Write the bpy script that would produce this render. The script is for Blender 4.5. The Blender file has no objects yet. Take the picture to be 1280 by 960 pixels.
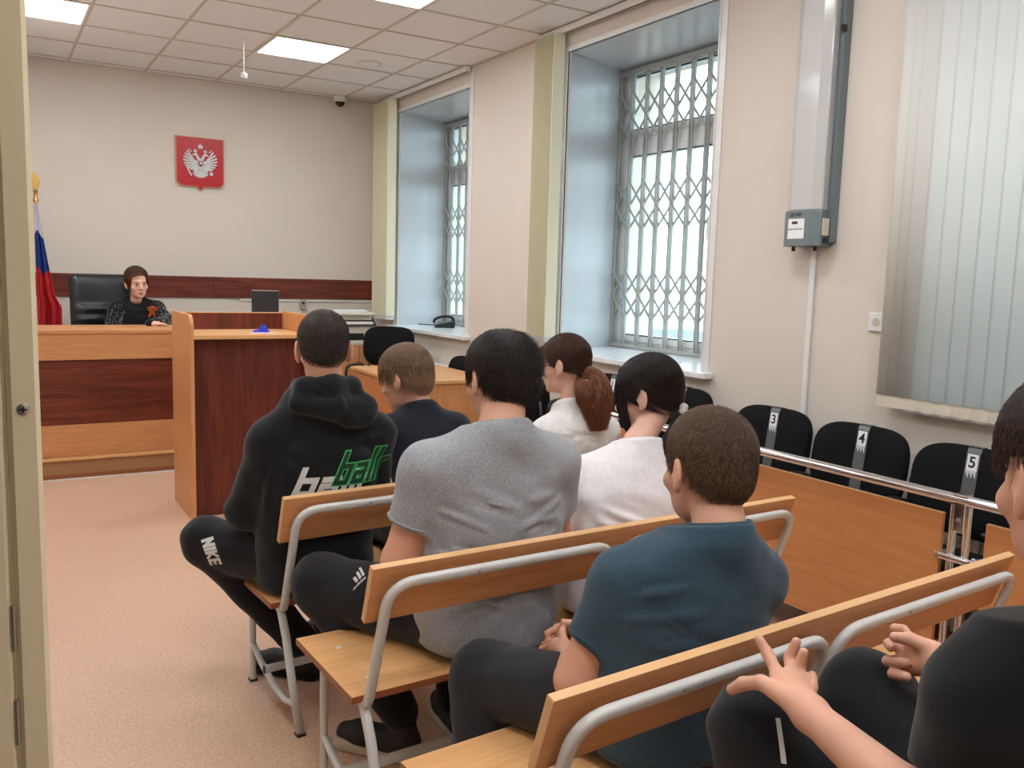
import bpy, math, random
import numpy as np
from mathutils import Vector, Matrix, Euler
SC = bpy.context.scene
COL = SC.collection
# ---------------------------------------------------------------- camera
cam_data = bpy.data.cameras.new('camera'); cam = bpy.data.objects.new('camera', cam_data); COL.objects.link(cam)
CR = np.array([[0.8557, 0.0381, -0.516], [-0.5166, 0.1185, -0.848], [0.0288, 0.9922, 0.1211]])
_u, _s, _v = np.linalg.svd(CR); CR = _u @ _v
cm = Matrix.Identity(4)
for i in range(3):
    for j in range(3): cm[i][j] = float(CR[i, j])
cm[0][3], cm[1][3], cm[2][3] = 0.0, 0.0, 1.5
cam.matrix_world = cm
cam_data.sensor_width = 36.0; cam_data.lens = 36.0 * 1090.0 / 1280.0; cam_data.clip_start = 0.05; cam_data.clip_end = 200
SC.camera = cam
# ---------------------------------------------------------------- world, light, exposure
SC.view_settings.view_transform = 'Standard'; SC.view_settings.look = 'None'; SC.view_settings.gamma = 1.0
SC.view_settings.exposure = 0.06
world = bpy.data.worlds.new('world'); SC.world = world; world.use_nodes = True
wn = world.node_tree.nodes; wl = world.node_tree.links
bg = wn['Background']; bg.inputs['Strength'].default_value = 4.6; bg.inputs['Color'].default_value = (0.76, 0.92, 1.0, 1)
PANEL_POWER = 14.0          # emission of the ceiling light panels
# ---------------------------------------------------------------- materials
def srgb(r, g, b):
    f = lambda c: (c / 255.0 / 12.92) if c / 255.0 <= 0.04045 else ((c / 255.0 + 0.055) / 1.055) ** 2.4
    return (f(r), f(g), f(b), 1.0)
def mat(name, col, rough=0.5, metal=0.0, spec=0.5, noise=0.0, nscale=20.0, stretch=(1, 1, 1), col2=None, bump=0.0, bscale=200.0, bdist=0.002,
        emit=None, estr=0.0, trans=0.0, sub=0.0, alpha=1.0, bstretch=(1, 1, 1), coords='Object', detail=4.0, sheen=0.0, coat=0.0):
    m = bpy.data.materials.new(name); m.use_nodes = True
    nt = m.node_tree; n = nt.nodes; l = nt.links; b = n['Principled BSDF']
    b.inputs['Base Color'].default_value = col; b.inputs['Roughness'].default_value = rough; b.inputs['Metallic'].default_value = metal
    b.inputs['Specular IOR Level'].default_value = spec
    if sheen: b.inputs['Sheen Weight'].default_value = sheen
    if coat: b.inputs['Coat Weight'].default_value = coat; b.inputs['Coat Roughness'].default_value = 0.15
    tc = n.new('ShaderNodeTexCoord')
    if noise > 0 or col2:
        mp = n.new('ShaderNodeMapping'); mp.inputs['Scale'].default_value = stretch; l.new(tc.outputs[coords], mp.inputs['Vector'])
        nz = n.new('ShaderNodeTexNoise'); nz.inputs['Scale'].default_value = nscale; nz.inputs['Detail'].default_value = detail
        l.new(mp.outputs[0], nz.inputs['Vector'])
        cr = n.new('ShaderNodeValToRGB'); cr.color_ramp.elements[0].position = 0.3; cr.color_ramp.elements[1].position = 0.7
        c2 = col2 or tuple([max(0, c * (1 - noise)) for c in col[:3]] + [1])
        cr.color_ramp.elements[0].color = c2; cr.color_ramp.elements[1].color = col
        l.new(nz.outputs['Fac'], cr.inputs[0]); l.new(cr.outputs[0], b.inputs['Base Color'])
    if bump > 0:
        mp2 = n.new('ShaderNodeMapping'); mp2.inputs['Scale'].default_value = bstretch; l.new(tc.outputs[coords], mp2.inputs['Vector'])
        nb = n.new('ShaderNodeTexNoise'); nb.inputs['Scale'].default_value = bscale; nb.inputs['Detail'].default_value = 3
        l.new(mp2.outputs[0], nb.inputs['Vector'])
        bp = n.new('ShaderNodeBump'); bp.inputs['Strength'].default_value = bump; bp.inputs['Distance'].default_value = bdist
        l.new(nb.outputs['Fac'], bp.inputs['Height']); l.new(bp.outputs[0], b.inputs['Normal'])
    if emit: b.inputs['Emission Color'].default_value = emit; b.inputs['Emission Strength'].default_value = estr
    if trans: b.inputs['Transmission Weight'].default_value = trans
    if sub:
        b.inputs['Subsurface Weight'].default_value = sub; b.inputs['Subsurface Radius'].default_value = (1.0, 0.35, 0.2); b.inputs['Subsurface Scale'].default_value = 0.012
    b.inputs['Alpha'].default_value = alpha
    return m
def wood(name, c1, c2, stretch, rough=0.38, scale=6.0):
    m = bpy.data.materials.new(name); m.use_nodes = True
    nt = m.node_tree; n = nt.nodes; l = nt.links; b = n['Principled BSDF']
    tc = n.new('ShaderNodeTexCoord'); mp = n.new('ShaderNodeMapping'); mp.inputs['Scale'].default_value = stretch
    l.new(tc.outputs['Object'], mp.inputs['Vector'])
    n1 = n.new('ShaderNodeTexNoise'); n1.inputs['Scale'].default_value = scale; n1.inputs['Detail'].default_value = 6; n1.inputs['Distortion'].default_value = 0.6
    n2 = n.new('ShaderNodeTexNoise'); n2.inputs['Scale'].default_value = scale * 9; n2.inputs['Detail'].default_value = 3
    l.new(mp.outputs[0], n1.inputs['Vector']); l.new(mp.outputs[0], n2.inputs['Vector'])
    mx = n.new('ShaderNodeMath'); mx.operation = 'MULTIPLY_ADD'; mx.inputs[1].default_value = 0.35
    l.new(n2.outputs['Fac'], mx.inputs[0]); l.new(n1.outputs['Fac'], mx.inputs[2])
    cr = n.new('ShaderNodeValToRGB'); cr.color_ramp.elements[0].position = 0.5; cr.color_ramp.elements[1].position = 0.85
    cr.color_ramp.elements[0].color = c1; cr.color_ramp.elements[1].color = c2
    l.new(mx.outputs[0], cr.inputs[0]); l.new(cr.outputs[0], b.inputs['Base Color'])
    b.inputs['Roughness'].default_value = rough; b.inputs['Specular IOR Level'].default_value = 0.4
    return m
M = {}
M['wall'] = mat('wall_paint', srgb(219, 209, 198), 0.75, noise=0.03, nscale=3, bump=0.25, bscale=90, bdist=0.003)
M['tile'] = mat('ceiling_tile', srgb(240, 239, 240), 0.9, noise=0.08, nscale=60, bump=0.4, bscale=160, bdist=0.002)
M['grid'] = mat('ceiling_grid', srgb(200, 188, 176), 0.5)
M['gap'] = mat('dark_joint', srgb(90, 80, 72), 0.9)
def floor_mat():
    m = bpy.data.materials.new('speckled_linoleum'); m.use_nodes = True
    nt = m.node_tree; n = nt.nodes; l = nt.links; b = n['Principled BSDF']
    tc = n.new('ShaderNodeTexCoord')
    a = n.new('ShaderNodeTexNoise'); a.inputs['Scale'].default_value = 130; a.inputs['Detail'].default_value = 2
    c = n.new('ShaderNodeTexVoronoi'); c.inputs['Scale'].default_value = 150
    l.new(tc.outputs['Object'], a.inputs['Vector']); l.new(tc.outputs['Object'], c.inputs['Vector'])
    cr = n.new('ShaderNodeValToRGB'); e = cr.color_ramp.elements
    e[0].position = 0.33; e[0].color = srgb(188, 150, 124); e[1].position = 0.62; e[1].color = srgb(222, 190, 166)
    k = e.new(0.48); k.color = srgb(212, 178, 153)
    l.new(a.outputs['Fac'], cr.inputs[0])
    cr2 = n.new('ShaderNodeValToRGB'); cr2.color_ramp.elements[0].position = 0.0; cr2.color_ramp.elements[0].color = srgb(186, 140, 112)
    cr2.color_ramp.elements[1].position = 1.0; cr2.color_ramp.elements[1].color = srgb(230, 190, 160)
    l.new(c.outputs['Color'], cr2.inputs[0])
    mx = n.new('ShaderNodeMix'); mx.data_type = 'RGBA'; mx.inputs[0].default_value = 0.4
    l.new(cr.outputs[0], mx.inputs[6]); l.new(cr2.outputs[0], mx.inputs[7]); l.new(mx.outputs[2], b.inputs['Base Color'])
    b.inputs['Roughness'].default_value = 0.32; b.inputs['Specular IOR Level'].default_value = 0.4
    return m
M['floor'] = floor_mat()
BE1, BE2 = srgb(200, 138, 88), srgb(214, 154, 104)
M['beech_x'] = wood('beech_laminate_x', BE1, BE2, (0.7, 9, 9))
M['beech_y'] = wood('beech_laminate_y', BE1, BE2, (9, 0.7, 9))
M['beech_z'] = wood('beech_laminate_z', BE1, BE2, (9, 9, 0.7))
M['seat_x'] = wood('seat_laminate', srgb(214, 160, 106), srgb(228, 176, 120), (0.7, 9, 9), 0.33)
M['orange_y'] = wood('orange_laminate_y', srgb(198, 130, 80), srgb(208, 142, 90), (9, 0.6, 7), 0.34)
M['edge'] = mat('edge_banding', srgb(226, 178, 126), 0.4)
M['edge_dark'] = mat('brown_edge', srgb(150, 88, 52), 0.45)
M['mahog_x'] = wood('mahogany_laminate_x', srgb(84, 34, 20), srgb(124, 56, 36), (0.6, 7, 7), 0.42, 4)
M['mahog_z'] = wood('mahogany_laminate_z', srgb(82, 34, 22), srgb(116, 52, 36), (7, 7, 0.6), 0.42, 4)
M['grey_metal'] = mat('light_grey_painted_steel', srgb(208, 207, 203), 0.3, noise=0.04, nscale=40)
M['chrome'] = mat('chrome', (0.82, 0.82, 0.84, 1), 0.12, 1.0)
M['bare'] = mat('worn_steel', (0.42, 0.40, 0.38, 1), 0.35, 0.9)
M['white_pl'] = mat('white_plastic', srgb(228, 228, 226), 0.35)
M['pvc'] = mat('white_pvc', srgb(232, 234, 236), 0.22)
M['reveal'] = mat('white_reveal_panel', srgb(200, 203, 206), 0.28)
M['grille'] = mat('grey_enamel_grille', srgb(176, 178, 174), 0.4)
M['blackfab'] = mat('black_chair_fabric', srgb(24, 24, 26), 0.95, spec=0.15, bump=0.3, bscale=600, bdist=0.001)
M['blackpl'] = mat('black_plastic', srgb(26, 26, 28), 0.45)
M['blackmet'] = mat('black_steel', srgb(20, 20, 21), 0.35)
M['leather'] = mat('black_leather', srgb(30, 34, 38), 0.33, bump=0.3, bscale=150, bdist=0.002)
M['tape'] = mat('silver_grey_tape', srgb(92, 94, 94), 0.3)
M['paper'] = mat('white_paper', srgb(238, 238, 240), 0.6)
M['ink'] = mat('black_ink', srgb(18, 18, 24), 0.6)
M['printer'] = mat('ivory_plastic', srgb(216, 208, 190), 0.45)
M['dkgreen'] = mat('dark_smoked_plastic', srgb(30, 38, 44), 0.3)
M['doorcream'] = mat('cream_enamel', srgb(236, 222, 188), 0.35, noise=0.06, nscale=3)
M['gold'] = mat('brass', srgb(196, 158, 84), 0.35, 0.85)
M['outwall'] = mat('cream_facade_plaster', srgb(220, 206, 188), 0.9, noise=0.05, nscale=4)
M['ground'] = mat('grey_asphalt', srgb(120, 122, 124), 0.9, noise=0.2, nscale=2)
M['fabyellow'] = mat('pale_yellow_blind_fabric', srgb(242, 236, 208), 0.85)
def glass_mat():
    m = bpy.data.materials.new('window_glass'); m.use_nodes = True
    n = m.node_tree.nodes; l = m.node_tree.links; n.remove(n['Principled BSDF'])
    t = n.new('ShaderNodeBsdfTransparent'); t.inputs[0].default_value = (0.93, 0.98, 0.99, 1)
    g = n.new('ShaderNodeBsdfGlossy'); g.inputs['Roughness'].default_value = 0.02
    mx = n.new('ShaderNodeMixShader'); mx.inputs[0].default_value = 0.06
    l.new(t.outputs[0], mx.inputs[1]); l.new(g.outputs[0], mx.inputs[2]); l.new(mx.outputs[0], n['Material Output'].inputs[0])
    return m
M['glass'] = glass_mat()
def blind_mat():
    m = bpy.data.materials.new('translucent_blind_fabric'); m.use_nodes = True
    n = m.node_tree.nodes; l = m.node_tree.links; b = n['Principled BSDF']
    b.inputs['Base Color'].default_value = srgb(246, 246, 242); b.inputs['Roughness'].default_value = 0.8
    t = n.new('ShaderNodeBsdfTranslucent'); t.inputs[0].default_value = srgb(250, 250, 248)
    mx = n.new('ShaderNodeMixShader'); mx.inputs[0].default_value = 0.55
    l.new(b.outputs[0], mx.inputs[1]); l.new(t.outputs[0], mx.inputs[2]); l.new(mx.outputs[0], n['Material Output'].inputs[0])
    return m
M['blind'] = blind_mat()
M['light'] = mat('light_diffuser', (1, 1, 1, 1), 0.5, emit=(0.87, 0.94, 1.0, 1), estr=PANEL_POWER)
M['tube'] = mat('bright_led_strip', (1, 1, 1, 1), 0.5, emit=(1.0, 1.0, 1.0, 1), estr=PANEL_POWER * 2.2)
# ---------------------------------------------------------------- mesh helpers
class MB:
    def __init__(s): s.v = []; s.f = []
    def add(s, vs, fs):
        o = len(s.v); s.v += [tuple(v) for v in vs]; s.f += [tuple(i + o for i in f) for f in fs]; return s
    def box(s, x0, x1, y0, y1, z0, z1, bev=0.0):
        if bev <= 0:
            return s.add([(x0, y0, z0), (x1, y0, z0), (x1, y1, z0), (x0, y1, z0), (x0, y0, z1), (x1, y0, z1), (x1, y1, z1), (x0, y1, z1)],
                         [(0, 3, 2, 1), (4, 5, 6, 7), (0, 1, 5, 4), (1, 2, 6, 5), (2, 3, 7, 6), (3, 0, 4, 7)])
        b = bev; vs = []; X = (x0, x1); Y = (y0, y1); Z = (z0, z1)
        idx = {}
        for i in (0, 1):
            for j in (0, 1):
                for k in (0, 1):
                    sx = b if i == 0 else -b; sy = b if j == 0 else -b; sz = b if k == 0 else -b
                    idx[i, j, k, 0] = len(vs); vs.append((X[i], Y[j] + sy, Z[k] + sz))
                    idx[i, j, k, 1] = len(vs); vs.append((X[i] + sx, Y[j], Z[k] + sz))
                    idx[i, j, k, 2] = len(vs); vs.append((X[i] + sx, Y[j] + sy, Z[k]))
        fs = []
        for i in (0, 1): fs.append([idx[i, 0, 0, 0], idx[i, 1, 0, 0], idx[i, 1, 1, 0], idx[i, 0, 1, 0]][::(1 if i else -1)])
        for j in (0, 1): fs.append([idx[0, j, 0, 1], idx[1, j, 0, 1], idx[1, j, 1, 1], idx[0, j, 1, 1]][::(-1 if j else 1)])
        for k in (0, 1): fs.append([idx[0, 0, k, 2], idx[1, 0, k, 2], idx[1, 1, k, 2], idx[0, 1, k, 2]][::(1 if k else -1)])
        for i in (0, 1):
            for j in (0, 1):
                fs.append([idx[i, j, 0, 0], idx[i, j, 1, 0], idx[i, j, 1, 1], idx[i, j, 0, 1]])
        for i in (0, 1):
            for k in (0, 1):
                fs.append([idx[i, 0, k, 0], idx[i, 1, k, 0], idx[i, 1, k, 2], idx[i, 0, k, 2]])
        for j in (0, 1):
            for k in (0, 1):
                fs.append([idx[0, j, k, 1], idx[1, j, k, 1], idx[1, j, k, 2], idx[0, j, k, 2]])
        for i in (0, 1):
            for j in (0, 1):
                for k in (0, 1): fs.append([idx[i, j, k, 0], idx[i, j, k, 1], idx[i, j, k, 2]])
        return s.add(vs, fs)
    def prism(s, poly, d0, d1, axis='z'):
        # poly: list of 2D points; extruded along axis
        n = len(poly)
        def P(a, b, d): return {'z': (a, b, d), 'y': (a, d, b), 'x': (d, a, b)}[axis]
        vs = [P(a, b, d0) for a, b in poly] + [P(a, b, d1) for a, b in poly]
        fs = [tuple(range(n))[::-1], tuple(range(n, 2 * n))] + [(i, (i + 1) % n, n + (i + 1) % n, n + i) for i in range(n)]
        return s.add(vs, fs)
    def tube(s, pts, r, n=8, r2=None, closed=False, caps=True, up=(0, 0, 1)):
        # swept ellipse: r along the side, r2 along 'up-ish'; r may be a list
        pts = [Vector(p) for p in pts]; m = len(pts); rr = r if isinstance(r, (list, tuple)) else [r] * m
        o = len(s.v); up = Vector(up); prev = None
        for i, p in enumerate(pts):
            a = pts[i - 1] if (i > 0 or closed) else pts[i]; b = pts[(i + 1) % m] if (i < m - 1 or closed) else pts[i]
            t = (b - a).normalized() if (b - a).length > 1e-9 else Vector((0, 0, 1))
            if prev is None:
                u = up if abs(t.dot(up)) < 0.95 else Vector((1, 0, 0))
                sd = t.cross(u).normalized()
            else:
                sd = (prev - t * prev.dot(t)).normalized()
            prev = sd; w = sd.cross(t).normalized()
            k2 = rr[i] if r2 is None else r2
            for j in range(n):
                an = 2 * math.pi * j / n
                c, d = math.cos(an), math.sin(an)
                if r2 is not None:      # squarish oval
                    c = math.copysign(abs(c) ** 0.7, c); d = math.copysign(abs(d) ** 0.7, d)
                s.v.append(tuple(p + sd * (rr[i] * c) + w * (k2 * d)))
        M_ = m if closed else m - 1
        for i in range(M_):
            for j in range(n):
                a = o + i * n + j; b = o + i * n + (j + 1) % n; c = o + ((i + 1) % m) * n + (j + 1) % n; d = o + ((i + 1) % m) * n + j
                s.f.append((a, b, c, d))
        if caps and not closed:
            s.f.append(tuple(o + j for j in range(n))[::-1]); s.f.append(tuple(o + (m - 1) * n + j for j in range(n)))
        return s
    def lathe(s, prof, n=16, c=(0, 0, 0)):
        o = len(s.v); m = len(prof)
        for r, z in prof:
            for j in range(n):
                a = 2 * math.pi * j / n; s.v.append((c[0] + r * math.cos(a), c[1] + r * math.sin(a), c[2] + z))
        for i in range(m - 1):
            for j in range(n): s.f.append((o + i * n + j, o + i * n + (j + 1) % n, o + (i + 1) * n + (j + 1) % n, o + (i + 1) * n + j))
        s.f.append(tuple(o + j for j in range(n))[::-1]); s.f.append(tuple(o + (m - 1) * n + j for j in range(n)))
        return s
    def xf(s, mx, start=0):
        s.v = s.v[:start] + [tuple(mx @ Vector(v)) for v in s.v[start:]]; return s
    def mesh(s, name, m, smooth=False):
        me = bpy.data.meshes.new(name); me.from_pydata(s.v, [], s.f); me.materials.append(m)
        me.polygons.foreach_set('use_smooth', [bool(smooth)] * len(me.polygons)); me.update()
        return me
def fixn(me):
    import bmesh
    bm = bmesh.new(); bm.from_mesh(me); bmesh.ops.recalc_face_normals(bm, faces=bm.faces); bm.to_mesh(me); bm.free()
def obj(name, mb, m=None, parent=None, smooth=False, loc=None, rot=None, bevel=0.0, bseg=2):
    me = mb if isinstance(mb, bpy.types.Mesh) else mb.mesh(name, m, smooth)
    if not isinstance(mb, bpy.types.Mesh): fixn(me)
    o = bpy.data.objects.new(name, me); COL.objects.link(o)
    if parent: o.parent = parent
    if loc is not None: o.location = loc
    if rot is not None: o.rotation_euler = rot
    if smooth and not isinstance(mb, bpy.types.Mesh) and smooth != 'all':
        md = o.modifiers.new('wn', 'EDGE_SPLIT'); md.split_angle = math.radians(40)
    if bevel > 0:
        b = o.modifiers.new('bevel', 'BEVEL'); b.width = bevel; b.segments = bseg; b.limit_method = 'ANGLE'
    return o
def tag(o, label=None, cat=None, group=None, kind=None):
    if label: o['label'] = label
    if cat: o['category'] = cat
    if group: o['group'] = group
    if kind: o['kind'] = kind
    return o
def thing(name, label, cat, loc=(0, 0, 0), rz=0.0, group=None):
    o = bpy.data.objects.new(name, None); COL.objects.link(o); o.location = loc; o.rotation_euler = (0, 0, rz); o.empty_display_size = 0.1
    return tag(o, label, cat, group)
def struct(name, mb, m, parent=None, **k):
    o = obj(name, mb, m, parent, **k)
    if not parent: o['kind'] = 'structure'
    return o
def copy_tree(o, parent=None):
    c = o.copy(); COL.objects.link(c); c.parent = parent
    for ch in o.children: copy_tree(ch, c)
    return c
def arc(cx, cy, r, a0, a1, n=6):
    return [(cx + r * math.cos(math.radians(a0 + (a1 - a0) * i / n)), cy + r * math.sin(math.radians(a0 + (a1 - a0) * i / n))) for i in range(n + 1)]
def round_path(pts, r, n=5):
    out = [Vector(pts[0])]
    for i in range(1, len(pts) - 1):
        p = Vector(pts[i]); a = Vector(pts[i - 1]); b = Vector(pts[i + 1])
        ra = min(r, (a - p).length * 0.49); rb = min(r, (b - p).length * 0.49)
        s = p + (a - p).normalized() * ra; e = p + (b - p).normalized() * rb
        for k in range(n + 1):
            t = k / n; out.append(s * (1 - t) ** 2 + p * 2 * t * (1 - t) + e * t * t)
    out.append(Vector(pts[-1])); return out
def text_mesh(txt, size, m, shear=0.0, extrude=0.0005, bold=0.0):
    cu = bpy.data.curves.new('txt', 'FONT'); cu.body = txt; cu.size = size; cu.extrude = extrude; cu.align_x = 'CENTER'; cu.align_y = 'CENTER'; cu.shear = shear; cu.offset = bold
    o = bpy.data.objects.new('txt', cu); COL.objects.link(o)
    dg = bpy.context.evaluated_depsgraph_get(); me = bpy.data.meshes.new_from_object(o.evaluated_get(dg)); me.materials.clear(); me.materials.append(m)
    bpy.data.objects.remove(o); return me
# ================================================================ SETTING
RX, RY, CZ = 3.50, 8.50, 3.20     # right wall, judge's wall, ceiling
YB = -1.35                        # wall behind the camera
struct('floor', MB().box(-1.6, RX + 0.1, YB - 0.1, RY + 0.1, -0.1, 0.0), M['floor'])
struct('wall_front', MB().box(-0.14, RX + 0.9, RY, RY + 0.15, -0.1, CZ + 0.35), M['wall'])
struct('wall_back', MB().box(-1.6, RX + 0.9, YB - 0.15, YB, -0.1, CZ + 0.35), M['wall'])
wlm = MB().box(-0.14, -0.02, 1.02, RY, 0, CZ + 0.3).box(-0.14, -0.02, YB, -0.28, 0, CZ + 0.3).box(-0.14, -0.02, -0.28, 1.02, 2.15, CZ + 0.3)
struct('wall_left', wlm, M['wall'])
struct('wall_corridor', MB().box(-1.7, -1.6, YB, 3.0, -0.1, CZ + 0.3).box(-1.6, -0.14, 2.9, 3.0, 0, CZ + 0.3), M['wall'])
# windows: (y0, y1) inner opening, splayed outwards to y0-0.24 .. y1+0.24 at the grille plane
WINS = [(6.53, 7.99), (3.67, 5.12), (0.81, 2.27)]
ZS, ZT = 1.0, 3.045; XG = 4.13; XO = 4.62
wm = MB()
ys = [YB] + [v for w in sorted(WINS) for v in w] + [RY]
for i in range(0, len(ys), 2): wm.box(RX, RX + 0.02, ys[i], ys[i + 1], 0, CZ + 0.3)
for y0, y1 in WINS:
    wm.box(RX, RX + 0.02, y0, y1, 0, ZS - 0.03); wm.box(RX, RX + 0.02, y0, y1, ZT, CZ + 0.3)
struct('wall_right', wm, M['wall'])
om = MB()
for i in range(0, len(ys), 2):
    a = ys[i] + (0.26 if i else 0); b = ys[i + 1] - (0.26 if i + 2 < len(ys) else 0)
    om.prism([(XG + 0.0, a + 0.0), (XO, a + 0.1), (XO, b - 0.1), (XG, b)], -0.3, CZ + 1.2)
for y0, y1 in WINS:
    om.box(XG, XO, y0 - 0.4, y1 + 0.4, -0.3, ZS - 0.08); om.box(XG, XO, y0 - 0.4, y1 + 0.4, ZT + 0.05, CZ + 1.2)
struct('wall_outer', om, M['outwall'])
struct('ground', MB().box(XO, 45, -40, 50, -2.2, -2.0), M['ground'])
# an opposite wing of the same building, pale plaster, seen only as light strips through the grilles
wing = MB().box(9.0, 10.0, 13.0, 24.0, -2.0, 9.0)
struct('wall_far_wing', wing, M['outwall'])
# ceiling: plenum slab, T-bars and one object per tile
ceil = struct('ceiling', MB().box(-1.6, RX + 1.2, YB - 0.1, RY + 0.1, CZ + 0.3, CZ + 0.4), M['gap'])
gx0, gy0, TS = 0.095, -0.63, 0.6
xs = [-0.02, gx0] + [gx0 + TS * i for i in range(1, 6)] + [RX]
yl = [YB, gy0] + [gy0 + TS * i for i in range(1, 16)] + [RY]
gm = MB()
for x in xs[1:-1]: gm.box(x - 0.009, x + 0.009, YB, RY, CZ - 0.0, CZ + 0.006)
for y in yl[1:-1]: gm.box(-0.02, RX, y - 0.009, y + 0.009, CZ - 0.0005, CZ + 0.0055)
gm.box(-0.02, RX, RY - 0.02, RY, CZ - 0.001, CZ + 0.006); gm.box(RX - 0.02, RX, YB, RY, CZ - 0.001, CZ + 0.006)
obj('ceiling_grid', gm, M['grid'], ceil)
LIGHTS = [(1.895, 6.57), (0.095, 6.57), (1.895, 4.77), (0.095, 4.77), (1.895, 2.37), (0.095, 2.97), (1.895, 0.57), (0.095, 0.57), (0.695, -0.63)]  # last panel is unseen, added behind the camera to brighten the door jamb
rnd = random.Random(5)
tmesh = {}
for i in range(len(xs) - 1):
    for j in range(len(yl) - 1):
        if any(abs(xs[i] - a) < 0.02 and abs(yl[j] - b) < 0.02 for a, b in LIGHTS): continue
        w, d = xs[i + 1] - xs[i], yl[j + 1] - yl[j]
        if w < 0.03 or d < 0.03: continue
        k = (round(w, 3), round(d, 3))
        if k not in tmesh: tmesh[k] = MB().box(-w / 2 + 0.007, w / 2 - 0.007, -d / 2 + 0.007, d / 2 - 0.007, 0, 0.014, 0.003).mesh('ceiling_tile', M['tile'])
        o = obj('ceiling_tile', tmesh[k], None, ceil, loc=(xs[i] + w / 2, yl[j] + d / 2, CZ + 0.0035 + rnd.uniform(0, 0.0025)))
# light panels
def led(x, y, label):
    t = thing('ceiling_light', label, 'ceiling light', (x + 0.3, y + 0.3, CZ), 0, 'square ceiling light panels')
    fr = MB().box(-0.29, 0.29, -0.29, -0.275, -0.004, 0.05).box(-0.29, 0.29, 0.275, 0.29, -0.004, 0.05).box(-0.29, -0.275, -0.275, 0.275, -0.004, 0.05).box(0.275, 0.29, -0.275, 0.275, -0.004, 0.05)
    obj('light_frame', fr, M['white_pl'], t)
    obj('diffuser', MB().box(-0.275, 0.275, -0.275, 0.275, 0.004, 0.02), M['light'], t)
    for k in range(4):
        obj('led_strip', MB().box(-0.2 + k * 0.133 - 0.018, -0.2 + k * 0.133 + 0.018, -0.26, 0.26, 0.001, 0.006), M['tube'], t)
LL = ['square ceiling light in the middle of the ceiling towards the red emblem', 'square ceiling light at the top left corner above the flag', 'square ceiling light cut by the top edge of the picture', 'square ceiling light over the aisle left of the lectern, above the frame', 'square ceiling light over the second bench, above the frame', 'square ceiling light over the open floor beside the benches, above the frame', 'square ceiling light over the last bench, above the frame', 'square ceiling light just inside the doorway, above the frame', 'unseen square ceiling light added behind the camera to brighten the door jamb']
for i, (x, y) in enumerate(LIGHTS): led(x, y, LL[i])
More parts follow.
